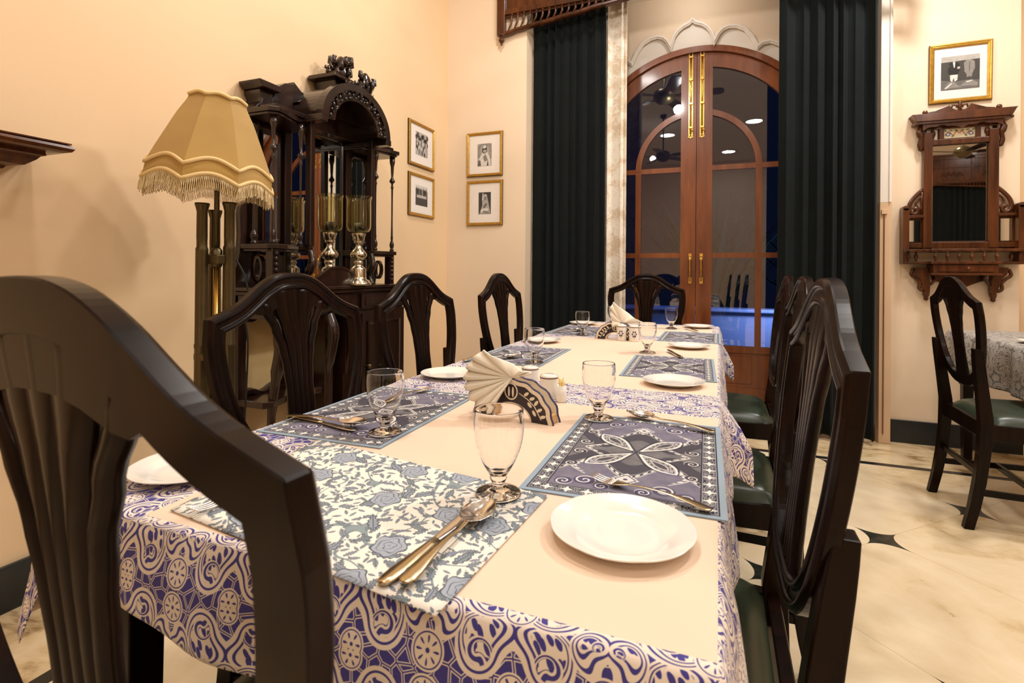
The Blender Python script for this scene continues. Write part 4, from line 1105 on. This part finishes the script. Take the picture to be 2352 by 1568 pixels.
c=MB(); c.tube(crom([(-.02,-.020,1.12),(-.018,-.028,1.06),(-.028,-.015,.98),(-.022,-.022,.88),(-.03,-.02,.75),(-.02,-.03,.5),(-.03,.0,.25),(-.04,.1,.02)],5),.0035,6); c.tube(crom([(.03,.055,1.12),(.052,.075,1.06),(.060,.085,.98),(.052,.08,.9),(.06,.085,.8),(.05,.08,.5),(.0,.1,.1)],5),.0035,6)
c.build('cable',M['cable'],t)
# ------------------------------------------------------------------ carved mirror-back sideboard against the left wall
t=thing('mirrored_sideboard','tall black carved sideboard with arched canopy and mirrors on the left wall','sideboard',(XL+.005,2.31,0))
# local: x out of the wall, y along the wall
S=M['side']
def lp(mb,x,y,pts,n=12): mb.lathe(pts,n,TR(x,y,0))
def spindle(z0,z1,r=.012):
    L=z1-z0; g=[(.0,0),(1.5,0),(1.6,.02),(1.0,.03),(1.5,.05),(1.7,.075),(1.2,.10),(.7,.12),(.95,.14),(.75,.17),(.60,.30),(.62,.55),(.70,.66),(1.1,.68),(.7,.70),(.75,.72),(1.9,.735),(2.1,.75),(1.3,.77),(.8,.79),(1.0,.83),(1.2,.90),(1.9,.94),(2.0,1.0),(0,1.0)]
    return [(a*r,z0+L*b) for a,b in g]
b=MB()
D0=.245; HW_=.53
b.box(0,D0+.022,-HW_-.015,HW_+.015,.985,1.003).box(0,D0+.012,-HW_-.005,HW_+.005,.965,.985)
b.build('base_top',S,t,bevel=.006)
b=MB()
b.box(0,D0-.02,HW_-.06,HW_,.10,.965); b.box(0,.05,-HW_,-HW_+.045,.10,.965)
b.box(0,.02,-.16,HW_,.10,.965); b.prism([(0,-.53),(.20,-.53),(.225,-.49),(.20,-.40),(.16,-.30),(.20,-.20),(.225,-.10),(0,-.10)],.46,.49,'z'); b.box(0,D0-.01,-HW_,HW_,.86,.965); b.box(0,D0-.01,-.16,HW_,.06,.16)
b.box(0,D0-.02,.0,.05,.1,.965); b.box(0,D0-.02,-.16,-.10,.1,.965)
b.box(0,D0,.08,HW_,.16,.86); b.build('carcass',S,t,bevel=.003)
dr=MB(); dr.box(D0-.005,D0+.006,.10,HW_-.02,.875,.955); dr.box(D0+.006,D0+.012,.13,HW_-.05,.89,.94); dr.build('drawer',S,t,bevel=.003)
dr=MB(); dr.box(D0-.003,D0+.006,-HW_+.03,.06,.875,.955).build('drawer',S,t,bevel=.003)
d=MB(); d.box(D0-.002,D0+.010,.10,HW_-.03,.19,.845); d.band([(.14,.23),(HW_-.07,.23),(HW_-.07,.80),(.14,.80)],[(0,D0+.010),(0,D0+.018),(.012,D0+.020),(.02,D0+.012),(.02,D0+.010)],True,plane='yz',side=1); CD=d.build('cupboard_door',S,t)
k_=MB(); k_.lathe([(0,0),(.008,0),(.006,.01),(.013,.018),(.012,.026),(0,.03)],12,TR(D0+.01,.14,.55,ry=PI/2)).build('knob',M['oldbrass'],CD)
def serp(y0,y1,z0,z1,n=40,a=.012):
    out=[]
    for i in range(n):
        q=i/n*4; s_=int(q); f_=q-s_; w_=a*sin(f_*PI*3)*(1 if s_%2==0 else 1)
        if s_==0: out.append((y0+(y1-y0)*f_,z0+w_))
        elif s_==1: out.append((y1-w_,z0+(z1-z0)*f_))
        elif s_==2: out.append((y1-(y1-y0)*f_,z1-w_))
        else: out.append((y0+w_,z1-(z1-z0)*f_))
    return out
for (y0,y1) in ((-.490,-.26),(-.08,-.015)):
    zq=.51 if y0<-.2 else .20
    fm=MB(); fm.band(serp(y0,y1,zq,.85),[(-.020,.002),(-.020,.045),(.0,.050),(.005,.035),(.005,.002)],True,plane='yz',side=1); mm_=MB().prism(serp(y0,y1,zq,.85),.002,.030 if y0>-.2 else .012,'x').build('mirror' if y0>-.2 else 'wall_standin_panel',M['mirror'] if y0>-.2 else M['ochre'],t); fm.build('mirror_surround',S,mm_,fix=True)  # added ochre panel; its colour stands in for bright wall seen through the bay
# cabriole supports
for y in (-.47,-.13,.03):
    l=MB(); l.tube(crom([(D0-.03,y,.86),(D0-.005,y,.80),(D0-.0,y,.72),(D0-.03,y,.58),(D0-.055,y,.42),(D0-.05,y,.28),(D0-.03,y,.18),(D0-.01,y,.12)],4),[.030]*4+[.034]*4+[.030]*4+[.022]*4+[.018]*4+[.018]*4+[.022]*4+[.030],10); l.build('cabriole_support',S,t)
for (x,y) in ((.03,-HW_+.03),(.03,HW_-.03),(D0-.05,-HW_+.03),(D0-.05,HW_-.03)):
    MB().lathe([(0,0),(.02,0),(.032,.03),(.036,.05),(.025,.075),(.03,.10),(0,.10)],14,TR(x,y,0)).build('foot',S,t)
# back board
b=MB(); b.prism([(-.46,1.0),(.46,1.0),(.47,1.83),(-.47,1.83)],0,.022,'x')
b.prism([(-.40,1.83),(.40,1.83),(.39,1.90),(.36,1.965),(.31,2.0),(.26,2.01),(.255,2.025),(.20,1.99),(.14,1.985),(.10,2.02),(-.10,2.02),(-.14,1.985),(-.20,1.99),(-.255,2.025),(-.26,2.01),(-.31,2.0),(-.36,1.965),(-.39,1.90)],0,.10,'x')
b.build('back_board',S,t,bevel=.003)
# S shaped side wings below the shelves
for s_ in (-1,1):
    wng=MB()
    pts=[(s_*(.46),1.0),(s_*(.535),1.0),(s_*.545,1.04),(s_*.52,1.10),(s_*.505,1.16),(s_*.50,1.25),(s_*.505,1.35),(s_*.49,1.42),(s_*.46,1.44)]
    wng.prism(pts,0,.024,'x'); wng.build('side_wing',S,t,bevel=.002)
# shelves
for z,dx,hw,nm in ((1.180,.225,.50,'lower_shelf'),(1.800,.235,.51,'upper_shelf')):
    for s_ in (-1,1):
        m_=MB()
        pts=[(.0,s_*.20),(.0,s_*hw),(dx*.85,s_*hw),(dx,s_*(hw-.03)),(dx*.93,s_*(hw-.10)),(dx*.80,s_*(hw-.2)),(dx*.80,s_*.20)]
        m_.prism(pts,z,z+.022,'z'); m_.prism([(a*.94,b_*.985) for a,b_ in pts],z-.012,z,'z')
        m_.build(nm,S,t,bevel=.003)
# turned outer and inner colonettes
for s_ in (-1,1):
    for (x,y,r) in ((.190,s_*.47,.0085),(.19,s_*.30,.0085)):
        b=MB(); lp(b,x,y,spindle(1.202,1.788,r)); b.build('colonette',S,t)
    b=MB(); lp(b,.045,s_*.445,spindle(1.202,1.788,.0125)); b.build('colonette',S,t)
    # main posts carrying the canopy
    b=MB(); b.box(.022,.05,s_*.235-.022,s_*.235+.022,1.0,1.84); b.box(.18,.215,s_*.245-.016,s_*.245+.016,1.20,1.84); b.build('canopy_post',S,t,bevel=.005)
    b=MB(); b.tube(crom([(.20,s_*.245,1.18),(.215,s_*.245,1.12),(.19,s_*.245,1.06),(.21,s_*.245,1.004)],5),[.016]*5+[.022]*5+[.014]*5+[.022],8); b.build('scroll_bracket',S,t)
    # outer carved bracket between top and shelf
    br=MB(); br.band([(.10+.028*cos(a),1.09+.058*sin(a)) for a in [2*PI*i/20 for i in range(20)]],[(0,s_*.46-.012),(0,s_*.46+.012),(.012,s_*.46+.012),(.012,s_*.46-.012)],True,side=1)
    br.box(.16,.20,s_*.46-.02,s_*.46+.02,1.003,1.18); 
    for k in range(6): br.lathe([(0,-.012),(.012,-.006),(.013,.004),(0,.012)],8,TR(.200,s_*.46,1.03+.026*k,ry=.5))
    br.build('scroll_bracket',S,t,fix=True)
# mirrors of the upper part
for (y0,y1,z0,z1) in ((-.44,-.275,1.215,1.77),(.275,.44,1.215,1.77),(-.20,.20,1.02,1.83),(-.42,-.24,1.03,1.165),(.25,.42,1.03,1.165)):
    f_=MB(); f_.band([(y0+.02,z0),(y1-.02,z0),(y1,z0+.02),(y1,z1-.02),(y1-.02,z1),(y0+.02,z1),(y0,z1-.02),(y0,z0+.02)],[(-.008,.022),(-.008,.034),(.002,.036),(.008,.030),(.008,.022)],True,plane='yz',side=1)
    mm_=MB().prism([(y0+.02,z0),(y1-.02,z0),(y1,z0+.02),(y1,z1-.02),(y1-.02,z1),(y0+.02,z1),(y0,z1-.02),(y0,z0+.02)],.023,.028,'x').build('mirror',M['mirror'],t); f_.build('mirror_surround',S,mm_,fix=True)
# arched apron at the foot of the middle mirror
a_=MB(); a_.prism([(-.29,1.003),(.07,1.003),(.065,1.04),(.0,1.078),(-.07,1.098),(-.15,1.092),(-.22,1.055),(-.28,1.025)],.238,.250,'x'); a_.band([(-.29,1.018),(-.22,1.057),(-.15,1.094),(-.07,1.100),(.0,1.080),(.065,1.042)],[(-.006,.234),(-.006,.254),(.006,.254),(.006,.234)],False,plane='yz'); a_.build('arched_gallery',S,t,fix=True)
# barrel canopy
cn=MB(); N=28; zc=1.838; Rc=.267; H_=.79
def ca(r,i,n=N): a=PI*i/n; return (r*cos(a),zc+r*H_*sin(a))
for (x0,x1,r0,r1,) in ((0,.295,Rc-.012,Rc),(.26,.305,Rc-.03,Rc+.014),(.275,.292,Rc-.092,Rc-.028)):
    for i in range(N):
        p0,p1=ca(r1,i),ca(r1,i+1); q1,q0=ca(r0,i+1),ca(r0,i)
        cn.prism([p0,p1,q1,q0],x0,x1,'x')
cn.build('barrel_canopy',S,t)
for s_ in (-1,1): MB().box(.0,.305,s_*Rc-.024,s_*Rc+.024,1.806,1.84).box(.0,.20,min(s_*.47,s_*Rc),max(s_*.47,s_*Rc),1.822,1.845).build('entablature',S,t,bevel=.004)
cv=MB(); rnd=random.Random(9)
for i in range(17):
    a=PI*(i+.5)/17; r=Rc-.055
    y=r*cos(a); z=zc+r*H_*sin(a)
    for k in range(4):
        da=rnd.uniform(0,6); cv.lathe([(0,-.003),(.006,.0),(.010,.010),(.006,.022),(0,.028)],7,TR(.291,y+.016*cos(da),z+.016*sin(da),rx=da,ry=.9,rz=rnd.uniform(-.5,.5)))
    cv.lathe([(0,-.006),(.012,-.003),(.014,.003),(.006,.008),(0,.010)],9,TR(.292,y,z,ry=PI/2))
cv.build('carved_frieze',S,t)
# side pediments with caps, crest and flame ornaments
for s_ in (-1,1):
    c_=MB(); c_.prism([(s_*.37,1.83),(s_*.37,1.845),(s_*.395,1.865),(s_*.39,1.895),(s_*.385,1.925),(s_*.465,1.925),(s_*.465,1.905),(s_*.450,1.885),(s_*.455,1.865),(s_*.475,1.850),(s_*.49,1.83),(s_*.48,1.80),(s_*.46,1.79)],.0,.10,'x')
    c_.build('pedestal',S,t,bevel=.004)
    p_=MB(); z=1.925
    p_.prism([(s_*.375,z),(s_*.475,z),(s_*.495,z+.022),(s_*.498,z+.032),(s_*.352,z+.032),(s_*.356,z+.022)],.0,.135,'x'); p_.build('cornice_cap',S,t,bevel=.004)
yc=.055
g=MB(); g.prism([(yc-.085,2.03),(yc-.06,2.07),(yc-.07,2.115),(yc+.07,2.115),(yc+.06,2.07),(yc+.085,2.03)],.01,.15,'x'); g.box(0.0,.19,yc-.115,yc+.115,2.115,2.130); g.box(0,.18,yc-.105,yc+.105,2.130,2.142); g.prism([(-.26,1.92),(-.20,1.965),(-.12,1.99),(-.03,2.05),(.15,2.05),(.18,1.985),(.26,1.92)],.0,.13,'x'); g.build('crest_pedestal',S,t,bevel=.004)
def orn(name,x,y,z,sc,seed,n=12):
    r=random.Random(seed); q=MB(); q.lathe([(0,0),(.028,.002),(.034,.02),(.028,.045),(.020,.07),(.010,.085),(0,.09)],12,TR(x,y,z,s=sc))
    for k in range(n):
        a=2*PI*k/n; zz=r.uniform(.0,.06)*sc
        q.tube([(x+.018*sc*cos(a),y+.018*sc*sin(a),z+zz),(x+.040*sc*cos(a),y+.040*sc*sin(a),z+zz+.012*sc),(x+.038*sc*cos(a),y+.038*sc*sin(a),z+zz+.030*sc),(x+.026*sc*cos(a),y+.026*sc*sin(a),z+zz+.034*sc)],[.008*sc,.009*sc,.008*sc,.004*sc],6)
    return q.build(name,S,t)
orn('crest_ornament',.12,.07,2.140,1.5,1,16); orn('scroll_ornament',.13,-.04,2.140,.5,2,7)
orn('scroll_ornament',.24,.125,2.065,1.35,3,9); orn('scroll_ornament',.25,.05,2.055,.6,4,8); orn('scroll_ornament',.25,-.015,2.05,.5,5,8)
for k in range(6):
    a=.22+.17*k; orn('leaf_ornament',.275,(Rc+.018)*cos(a),zc+(Rc+.010)*H_*sin(a),.32,10+k,6)
# ------------------------------------------------------------------ candle holders on the sideboard
def make_candle(label):
    t=thing('candle_holder',label,'candle holder')
    s_=MB(); s_.lathe([(0,0),(.084,0),(.086,.006),(.083,.012),(.077,.016),(.074,.024),(.055,.032),(.050,.045),(.049,.085),(.046,.090),(.030,.100),(.022,.110),(.032,.118),(.030,.124),(.022,.130),(.040,.140),(.054,.155),(.055,.165),(.040,.182),(.024,.196),(.018,.208),(.017,.218),(.030,.224),(.032,.228),(.027,.233),(.037,.238),(.041,.262),(.045,.268),(.045,.274),(0,.274)],32)
    s_.build('stem',M['silver'],t)
    g=MB(); g.lathe(crom([(.03,.276),(.058,.280),(.074,.296),(.079,.32),(.079,.40),(.0785,.44),(.079,.452),(.085,.468),(.0865,.471),(.083,.470),(.0765,.452),(.076,.44),(.0765,.40),(.0765,.32),(.072,.299),(.057,.283),(.03,.280)],3),40); g.build('glass_cup',M['amber'],t)
    c=MB(); c.lathe([(.0,.281),(.026,.281),(.026,.33),(.0,.332)],20); c.build('candle',M['napkin'],t); return t
c0=make_candle('right silver candle holder with amber glass cup on the sideboard top'); c0.location=(-1.825,2.365,1.004); c0.scale=(.82,.82,1.02)
c1=dup(c0,(-1.922,2.25,1.003),0,'left silver candle holder with amber glass cup, its foot behind the arched gallery',scale=(.82,.82,1.02))
# ------------------------------------------------------------------ carved wall mirror with shelf, right wall
t=thing('wall_mirror_shelf','carved red wooden wall mirror with shelf, spindles and drawer','wall mirror',(1.395,YR,0))
W_=M['mahog']
b=MB(); 
for s_ in (-1,1):
    b.box(s_*.165-.024,s_*.165+.024,-.045,0,1.25,1.98)
b.box(-.19,.19,-.040,0,1.24,1.29); b.box(-.19,.19,-.040,0,1.90,1.935); b.box(-.19,.19,-.03,0,2.0,2.03)
b.box(-.15,.15,-.012,0,1.27,1.92); b.build('mirror_frame',W_,t,bevel=.005)
MB().box(-.141,.141,-.020,-.012,1.292,1.90).build('mirror',M['mirror'],t,bevel=.004)
# tile frieze
b=MB(); b.box(-.19,.19,-.012,0,1.93,2.01); 
for x in (-.092,.092): b.box(x-.012,x+.012,-.03,0,1.93,2.01)
b.build('frieze_board',W_,t,bevel=.002)
ti=MB(); ti.box(-.079,.079,-.018,-.012,1.942,2.000,0)
for s_ in (-1,1):
    ti.tube([(s_*(.002+.07*k/12),-.0185,1.972+.012*sin(k*.9)) for k in range(13)],.0022,5,1)
    ti.prism([(s_*.058+.013*cos(q),1.966+.013*sin(q)) for q in [2*PI*i/14 for i in range(14)]],-.0195,-.018,m=2)
    ti.prism([(s_*.058+.006*cos(q),1.966+.006*sin(q)) for q in [2*PI*i/10 for i in range(10)]],-.0200,-.018,m=0)
    for (x,z,a) in ((.015,.988,.6),(.033,.955,-.7),(.042,.990,.2),(.070,.990,.8)):
        ti.prism([(s_*(x+.009*cos(q)*cos(a)-.004*sin(q)*sin(a)),z+1+.009*cos(q)*sin(a)+.004*sin(q)*cos(a)) for q in [2*PI*i/8 for i in range(8)]],-.0195,-.018,m=3)
ti.build('painted_tile',[M['tile'],M['tred'],M['tblue'],M['tgreen']],t)
for x in (-.1375,.1375): MB().box(x-.0275,x+.0275,-.0135,-.012,1.937,2.003).build('frieze_inset',M['paper'],t)
for s_ in (-1,1):
    q=MB(); q.lathe([(0,1.932),(.010,1.935),(.006,1.945),(.013,1.962),(.015,1.972),(.012,1.985),(.006,1.998),(.010,2.006),(0,2.01)],12,TR(s_*.137,-.022,0)); q.build('spindle',W_,t)
    # carved corbel at the top of each stile
    q=MB(); q.tube(crom([(s_*.197,-.03,2.03),(s_*.212,-.035,1.99),(s_*.203,-.035,1.95),(s_*.208,-.03,1.91),(s_*.197,-.025,1.87)],4),[.014]*4+[.018]*4+[.012]*4+[.014]*4+[.006],8); q.build('corbel',W_,t)
# pediment
pd=MB(); pd.prism([(-.235,2.045),(.235,2.045),(.255,2.085),(.262,2.092),(-.262,2.092),(-.255,2.085)],-.085,0)
pd.box(-.245,.245,-.075,0,2.03,2.045)
pl=[(-.20,2.092),(-.17,2.112),(-.13,2.118),(-.055,2.148),(-.045,2.13),(-.02,2.115),(0,2.12),(.02,2.115),(.045,2.13),(.055,2.148),(.13,2.118),(.17,2.112),(.20,2.092)]
pd.prism(pl,-.03,0); 
for s_ in (-1,1): pd.lathe([(0,-.008),(.013,-.006),(.016,0),(.013,.008),(0,.012)],12,TR(s_*.185,-.045,2.108,rx=PI/2))
for (x,z) in ((-.028,2.143),(.028,2.143)): pd.tube([(x*1.5,-.02,2.128),(x*1.3,-.022,z+.004),(x*.6,-.022,z),(x*.5,-.02,z-.014)],.006,7)
pd.tube([(0,-.022,2.11),(0,-.026,2.14),(0,-.022,2.175)],[.010,.013,.004],8)
pd.build('pediment',W_,t,bevel=.002)
ap=[(-.20,2.035),(.20,2.035),(.20,1.995)]+[( .20-.40*i/28, 1.990+.020*abs(sin(PI*i/28*2.0+ (0)))+ .010*abs(sin(PI*i/28*6))) for i in range(29)]
MB().prism(ap,-.062,-.052).build('scalloped_apron',W_,t)
# side compartments
for s_ in (-1,1):
    q=MB(); xs=sorted((s_*.185,s_*.295))
    q.box(xs[0],xs[1],-.014,0,1.25,1.47)
    q.box(s_*.287-.017,s_*.287+.017,-.075,0,1.155,1.505); q.lathe([(0,-.0375),(.017,-.0375),(.017,.0375),(0,.0375)],14,TR(s_*.287,-.0375,1.505,rx=PI/2))
    q.box(xs[0],xs[1],-.05,0,1.445,1.462); q.box(xs[0],xs[1],-.03,0,1.255,1.285)
    q.build('side_compartment',W_,t,bevel=.002)
    MB().box(min(s_*.198,s_*.262),max(s_*.198,s_*.262),-.018,-.014,1.295,1.430).build('side_mirror',M['mirror'],t)
    # pierced scroll
    q=MB(); q.tube(crom([(s_*.190,-.02,1.62),(s_*.215,-.02,1.595),(s_*.245,-.02,1.555),(s_*.258,-.02,1.515),(s_*.250,-.02,1.480),(s_*.225,-.02,1.470),(s_*.212,-.02,1.49),(s_*.222,-.02,1.51),(s_*.235,-.02,1.50)],4),[.009]*33,7,flat=1.4)
    q.tube(crom([(s_*.190,-.02,1.58),(s_*.212,-.02,1.56),(s_*.222,-.02,1.53),(s_*.20,-.02,1.50),(s_*.19,-.02,1.52)],4),.007,6)
    q.tube([(s_*.19,-.02,1.47),(s_*.19,-.02,1.63)],.008,6); q.build('scroll_wing',W_,t)
    # lower scroll bracket with drop
    q=MB(); q.prism([(s_*.165,1.13),(s_*.235,1.13),(s_*.228,1.09),(s_*.205,1.06),(s_*.190,1.01),(s_*.175,.97),(s_*.155,.97),(s_*.152,1.02)],-.05,0)
    q.tube(crom([(s_*.24,-.035,1.12),(s_*.25,-.04,1.085),(s_*.225,-.04,1.06),(s_*.205,-.04,1.035),(s_*.208,-.038,1.0),(s_*.19,-.035,.985),(s_*.178,-.03,1.0)],4),[.010]*25,7)
    q.tube(crom([(s_*.15,-.035,1.12),(s_*.12,-.04,1.07),(s_*.135,-.04,1.04),(s_*.15,-.035,1.02)],4),.009,7)
    q.lathe([(0,.918),(.010,.922),(.014,.932),(.012,.942),(.017,.95),(.019,.965),(.016,.975),(0,.98)],14,TR(s_*.168,-.028,0)); q.build('bracket',W_,t)
sf=MB(); sf.box(-.30,.30,-.115,0,1.225,1.243); sf.box(-.30,-.17,-.085,0,1.150,1.166); sf.box(.17,.30,-.085,0,1.150,1.166); sf.box(-.175,.175,-.135,0,1.150,1.168); sf.box(-.175,.175,-.135,-.0,1.225,1.243)
sf.build('shelf',W_,t,bevel=.004)
for k in range(6):
    x=-.150+.06*k; q=MB(); q.lathe([(0,1.168),(.008,1.17),(.005,1.178),(.010,1.190),(.0115,1.198),(.009,1.207),(.004,1.216),(.008,1.223),(0,1.226)],12,TR(x,-.125,0)); q.build('gallery_spindle',W_,t)
for x in (-.275,-.235,.235,.275):
    q=MB(); q.lathe([(0,1.166),(.008,1.17),(.005,1.178),(.010,1.190),(.0115,1.198),(.009,1.207),(.004,1.216),(.008,1.223),(0,1.226)],12,TR(x,-.075,0)); q.build('gallery_spindle',W_,t)
dw=MB(); dw.box(-.16,.16,-.12,0,1.095,1.150); dw.box(-.175,.175,-.135,0,1.082,1.095); dw.build('drawer_box',W_,t,bevel=.003)
dd=MB().box(-.135,.135,-.126,-.12,1.103,1.142); DD=dd.build('drawer_front',W_,t,bevel=.003); MB().lathe([(0,0),(.006,0),(.005,.006),(.011,.012),(.009,.018),(0,.020)],12,TR(.01,-.126,1.122,rx=PI/2)).build('knob',W_,DD)
MB().prism([(-.14,1.085),(.14,1.085),(.13,1.05),(.08,1.03),(.03,1.005),(0,.995),(-.03,1.005),(-.08,1.03),(-.13,1.05)],-.02,0).build('lower_apron',W_,t,bevel=.002)
# ------------------------------------------------------------------ what the mirrors and panes show of the rest of the room
def make_fan(label):
    t=thing('ceiling_fan',label,'fan'); MB().lathe([(0,.75),(.06,.75),(.05,.70),(.012,.68),(.012,.12),(.04,.11),(.10,.08),(.13,.04),(.13,-.02),(.10,-.06),(.05,-.09),(0,-.10)],28).build('motor',M['oldbrass'],t)
    for k in range(5):
        a=2*PI*k/5; T=TR(rz=a); b=MB(); b.prism([(.10,-.02),(.18,-.03),(.20,-.065),(.62,-.075),(.66,-.05),(.67,0),(.66,.05),(.62,.07),(.20,.06),(.18,.03),(.10,.02)],-.004,.004,'z',T=T@Matrix.Rotation(.18,4,'X')); b.build('blade',M['side'],t)
    return t
f0=make_fan('ceiling fan over the table, seen only in the door glass'); f0.location=(-.62,2.35,3.2)
dup(f0,(-.95,-1.0,3.2),.4,'second ceiling fan behind the camera, seen in the door glass'); dup(f0,(3.9,-3.1,3.2),.2,'ceiling fan on the far right side of the room, seen in the wall mirror')
pelmet(2.0,5.6,0,'carved pelmet on the opposite wall, seen in the wall mirror',(7.6,-5.39,-.08),PI)
c=curtain('curtain',3.9,5.35,-5.5,.03,3.2,14,.03,M['curtain'],12); tag(c,'wide dark curtain on the opposite wall, seen in the wall mirror','curtain')
# ------------------------------------------------------------------ camera, light, world
cam=bpy.data.cameras.new('camera'); co=bpy.data.objects.new('camera',cam); COL.objects.link(co); SC.camera=co
cam.sensor_width=36; cam.lens=36*1210/2352; cam.shift_y=-(784-625)/2352; cam.clip_start=.02
co.matrix_world=Matrix.Translation((0,0,1.08))@Matrix.Rotation(math.radians(21.4),4,'Z')@Matrix.Rotation(PI/2,4,'X')@Matrix.Rotation(.0075,4,'Z')
cam.dof.use_dof=True; cam.dof.focus_distance=1.45; cam.dof.aperture_fstop=9
def area(name,loc,size,power,color,rot=(0,0,0),spread=None):
    l=bpy.data.lights.new(name,'AREA'); l.shape='DISK'; l.size=size; l.energy=power; l.color=color; o=bpy.data.objects.new(name,l); COL.objects.link(o); o.location=loc; o.rotation_euler=rot
    if spread: l.spread=spread
    return o
W=(1,.955,.905)
area('ceiling_light_key',(1.35,3.2,3.55),.30,50,W,(math.radians(-18),math.radians(20),0))
for k,(x,y,e) in enumerate(((-.9,2.5,24),(-1.0,.9,24),(.9,1.6,20),(2.4,2.4,18),(2.6,-.4,14),(.6,-1.9,14),(-1.0,-2.4,10),(4.6,.8,18),(3.4,-3.2,24),(.2,-4.4,18),(5.4,-3.6,18))):
    area('ceiling_downlight',(x,y,3.93),.28,e,W)
def point_light(loc,e):
    l=bpy.data.lights.new('lamp_and_fill_light','POINT'); l.energy=e; l.color=W; l.shadow_soft_size=.055; o=bpy.data.objects.new('lamp_and_fill_light',l); COL.objects.link(o); o.location=loc
point_light((-.2,3.98,3.16),4); point_light((-1.2,-1.6,3.3),7); point_light((6.35,1.0,2.3),14); point_light((-.45,2.45,3.0),26)  # second is the lamp reflected in the doors; the rest are added fill lights
area('garden_light_blue',(.8,6.5,1.1),.3,16,(.25,.4,1.0),(math.radians(60),0,0))
area('garden_light_ground',(-.6,6.6,1.6),.3,3,(.1,.2,1.0),(math.radians(50),0,0))
w=bpy.data.worlds.new('night'); SC.world=w; w.use_nodes=True
w.node_tree.nodes['Background'].inputs[0].default_value=(.03,.05,.16,1); w.node_tree.nodes['Background'].inputs[1].default_value=.08
SC.view_settings.view_transform='Standard'; SC.view_settings.look='None'; SC.view_settings.exposure=.12; SC.view_settings.gamma=1
SC.view_settings.use_curve_mapping=False
SC.cycles.max_bounces=10; SC.cycles.transmission_bounces=10; SC.cycles.glossy_bounces=5; SC.cycles.diffuse_bounces=5; SC.cycles.caustics_reflective=False; SC.cycles.caustics_refractive=False
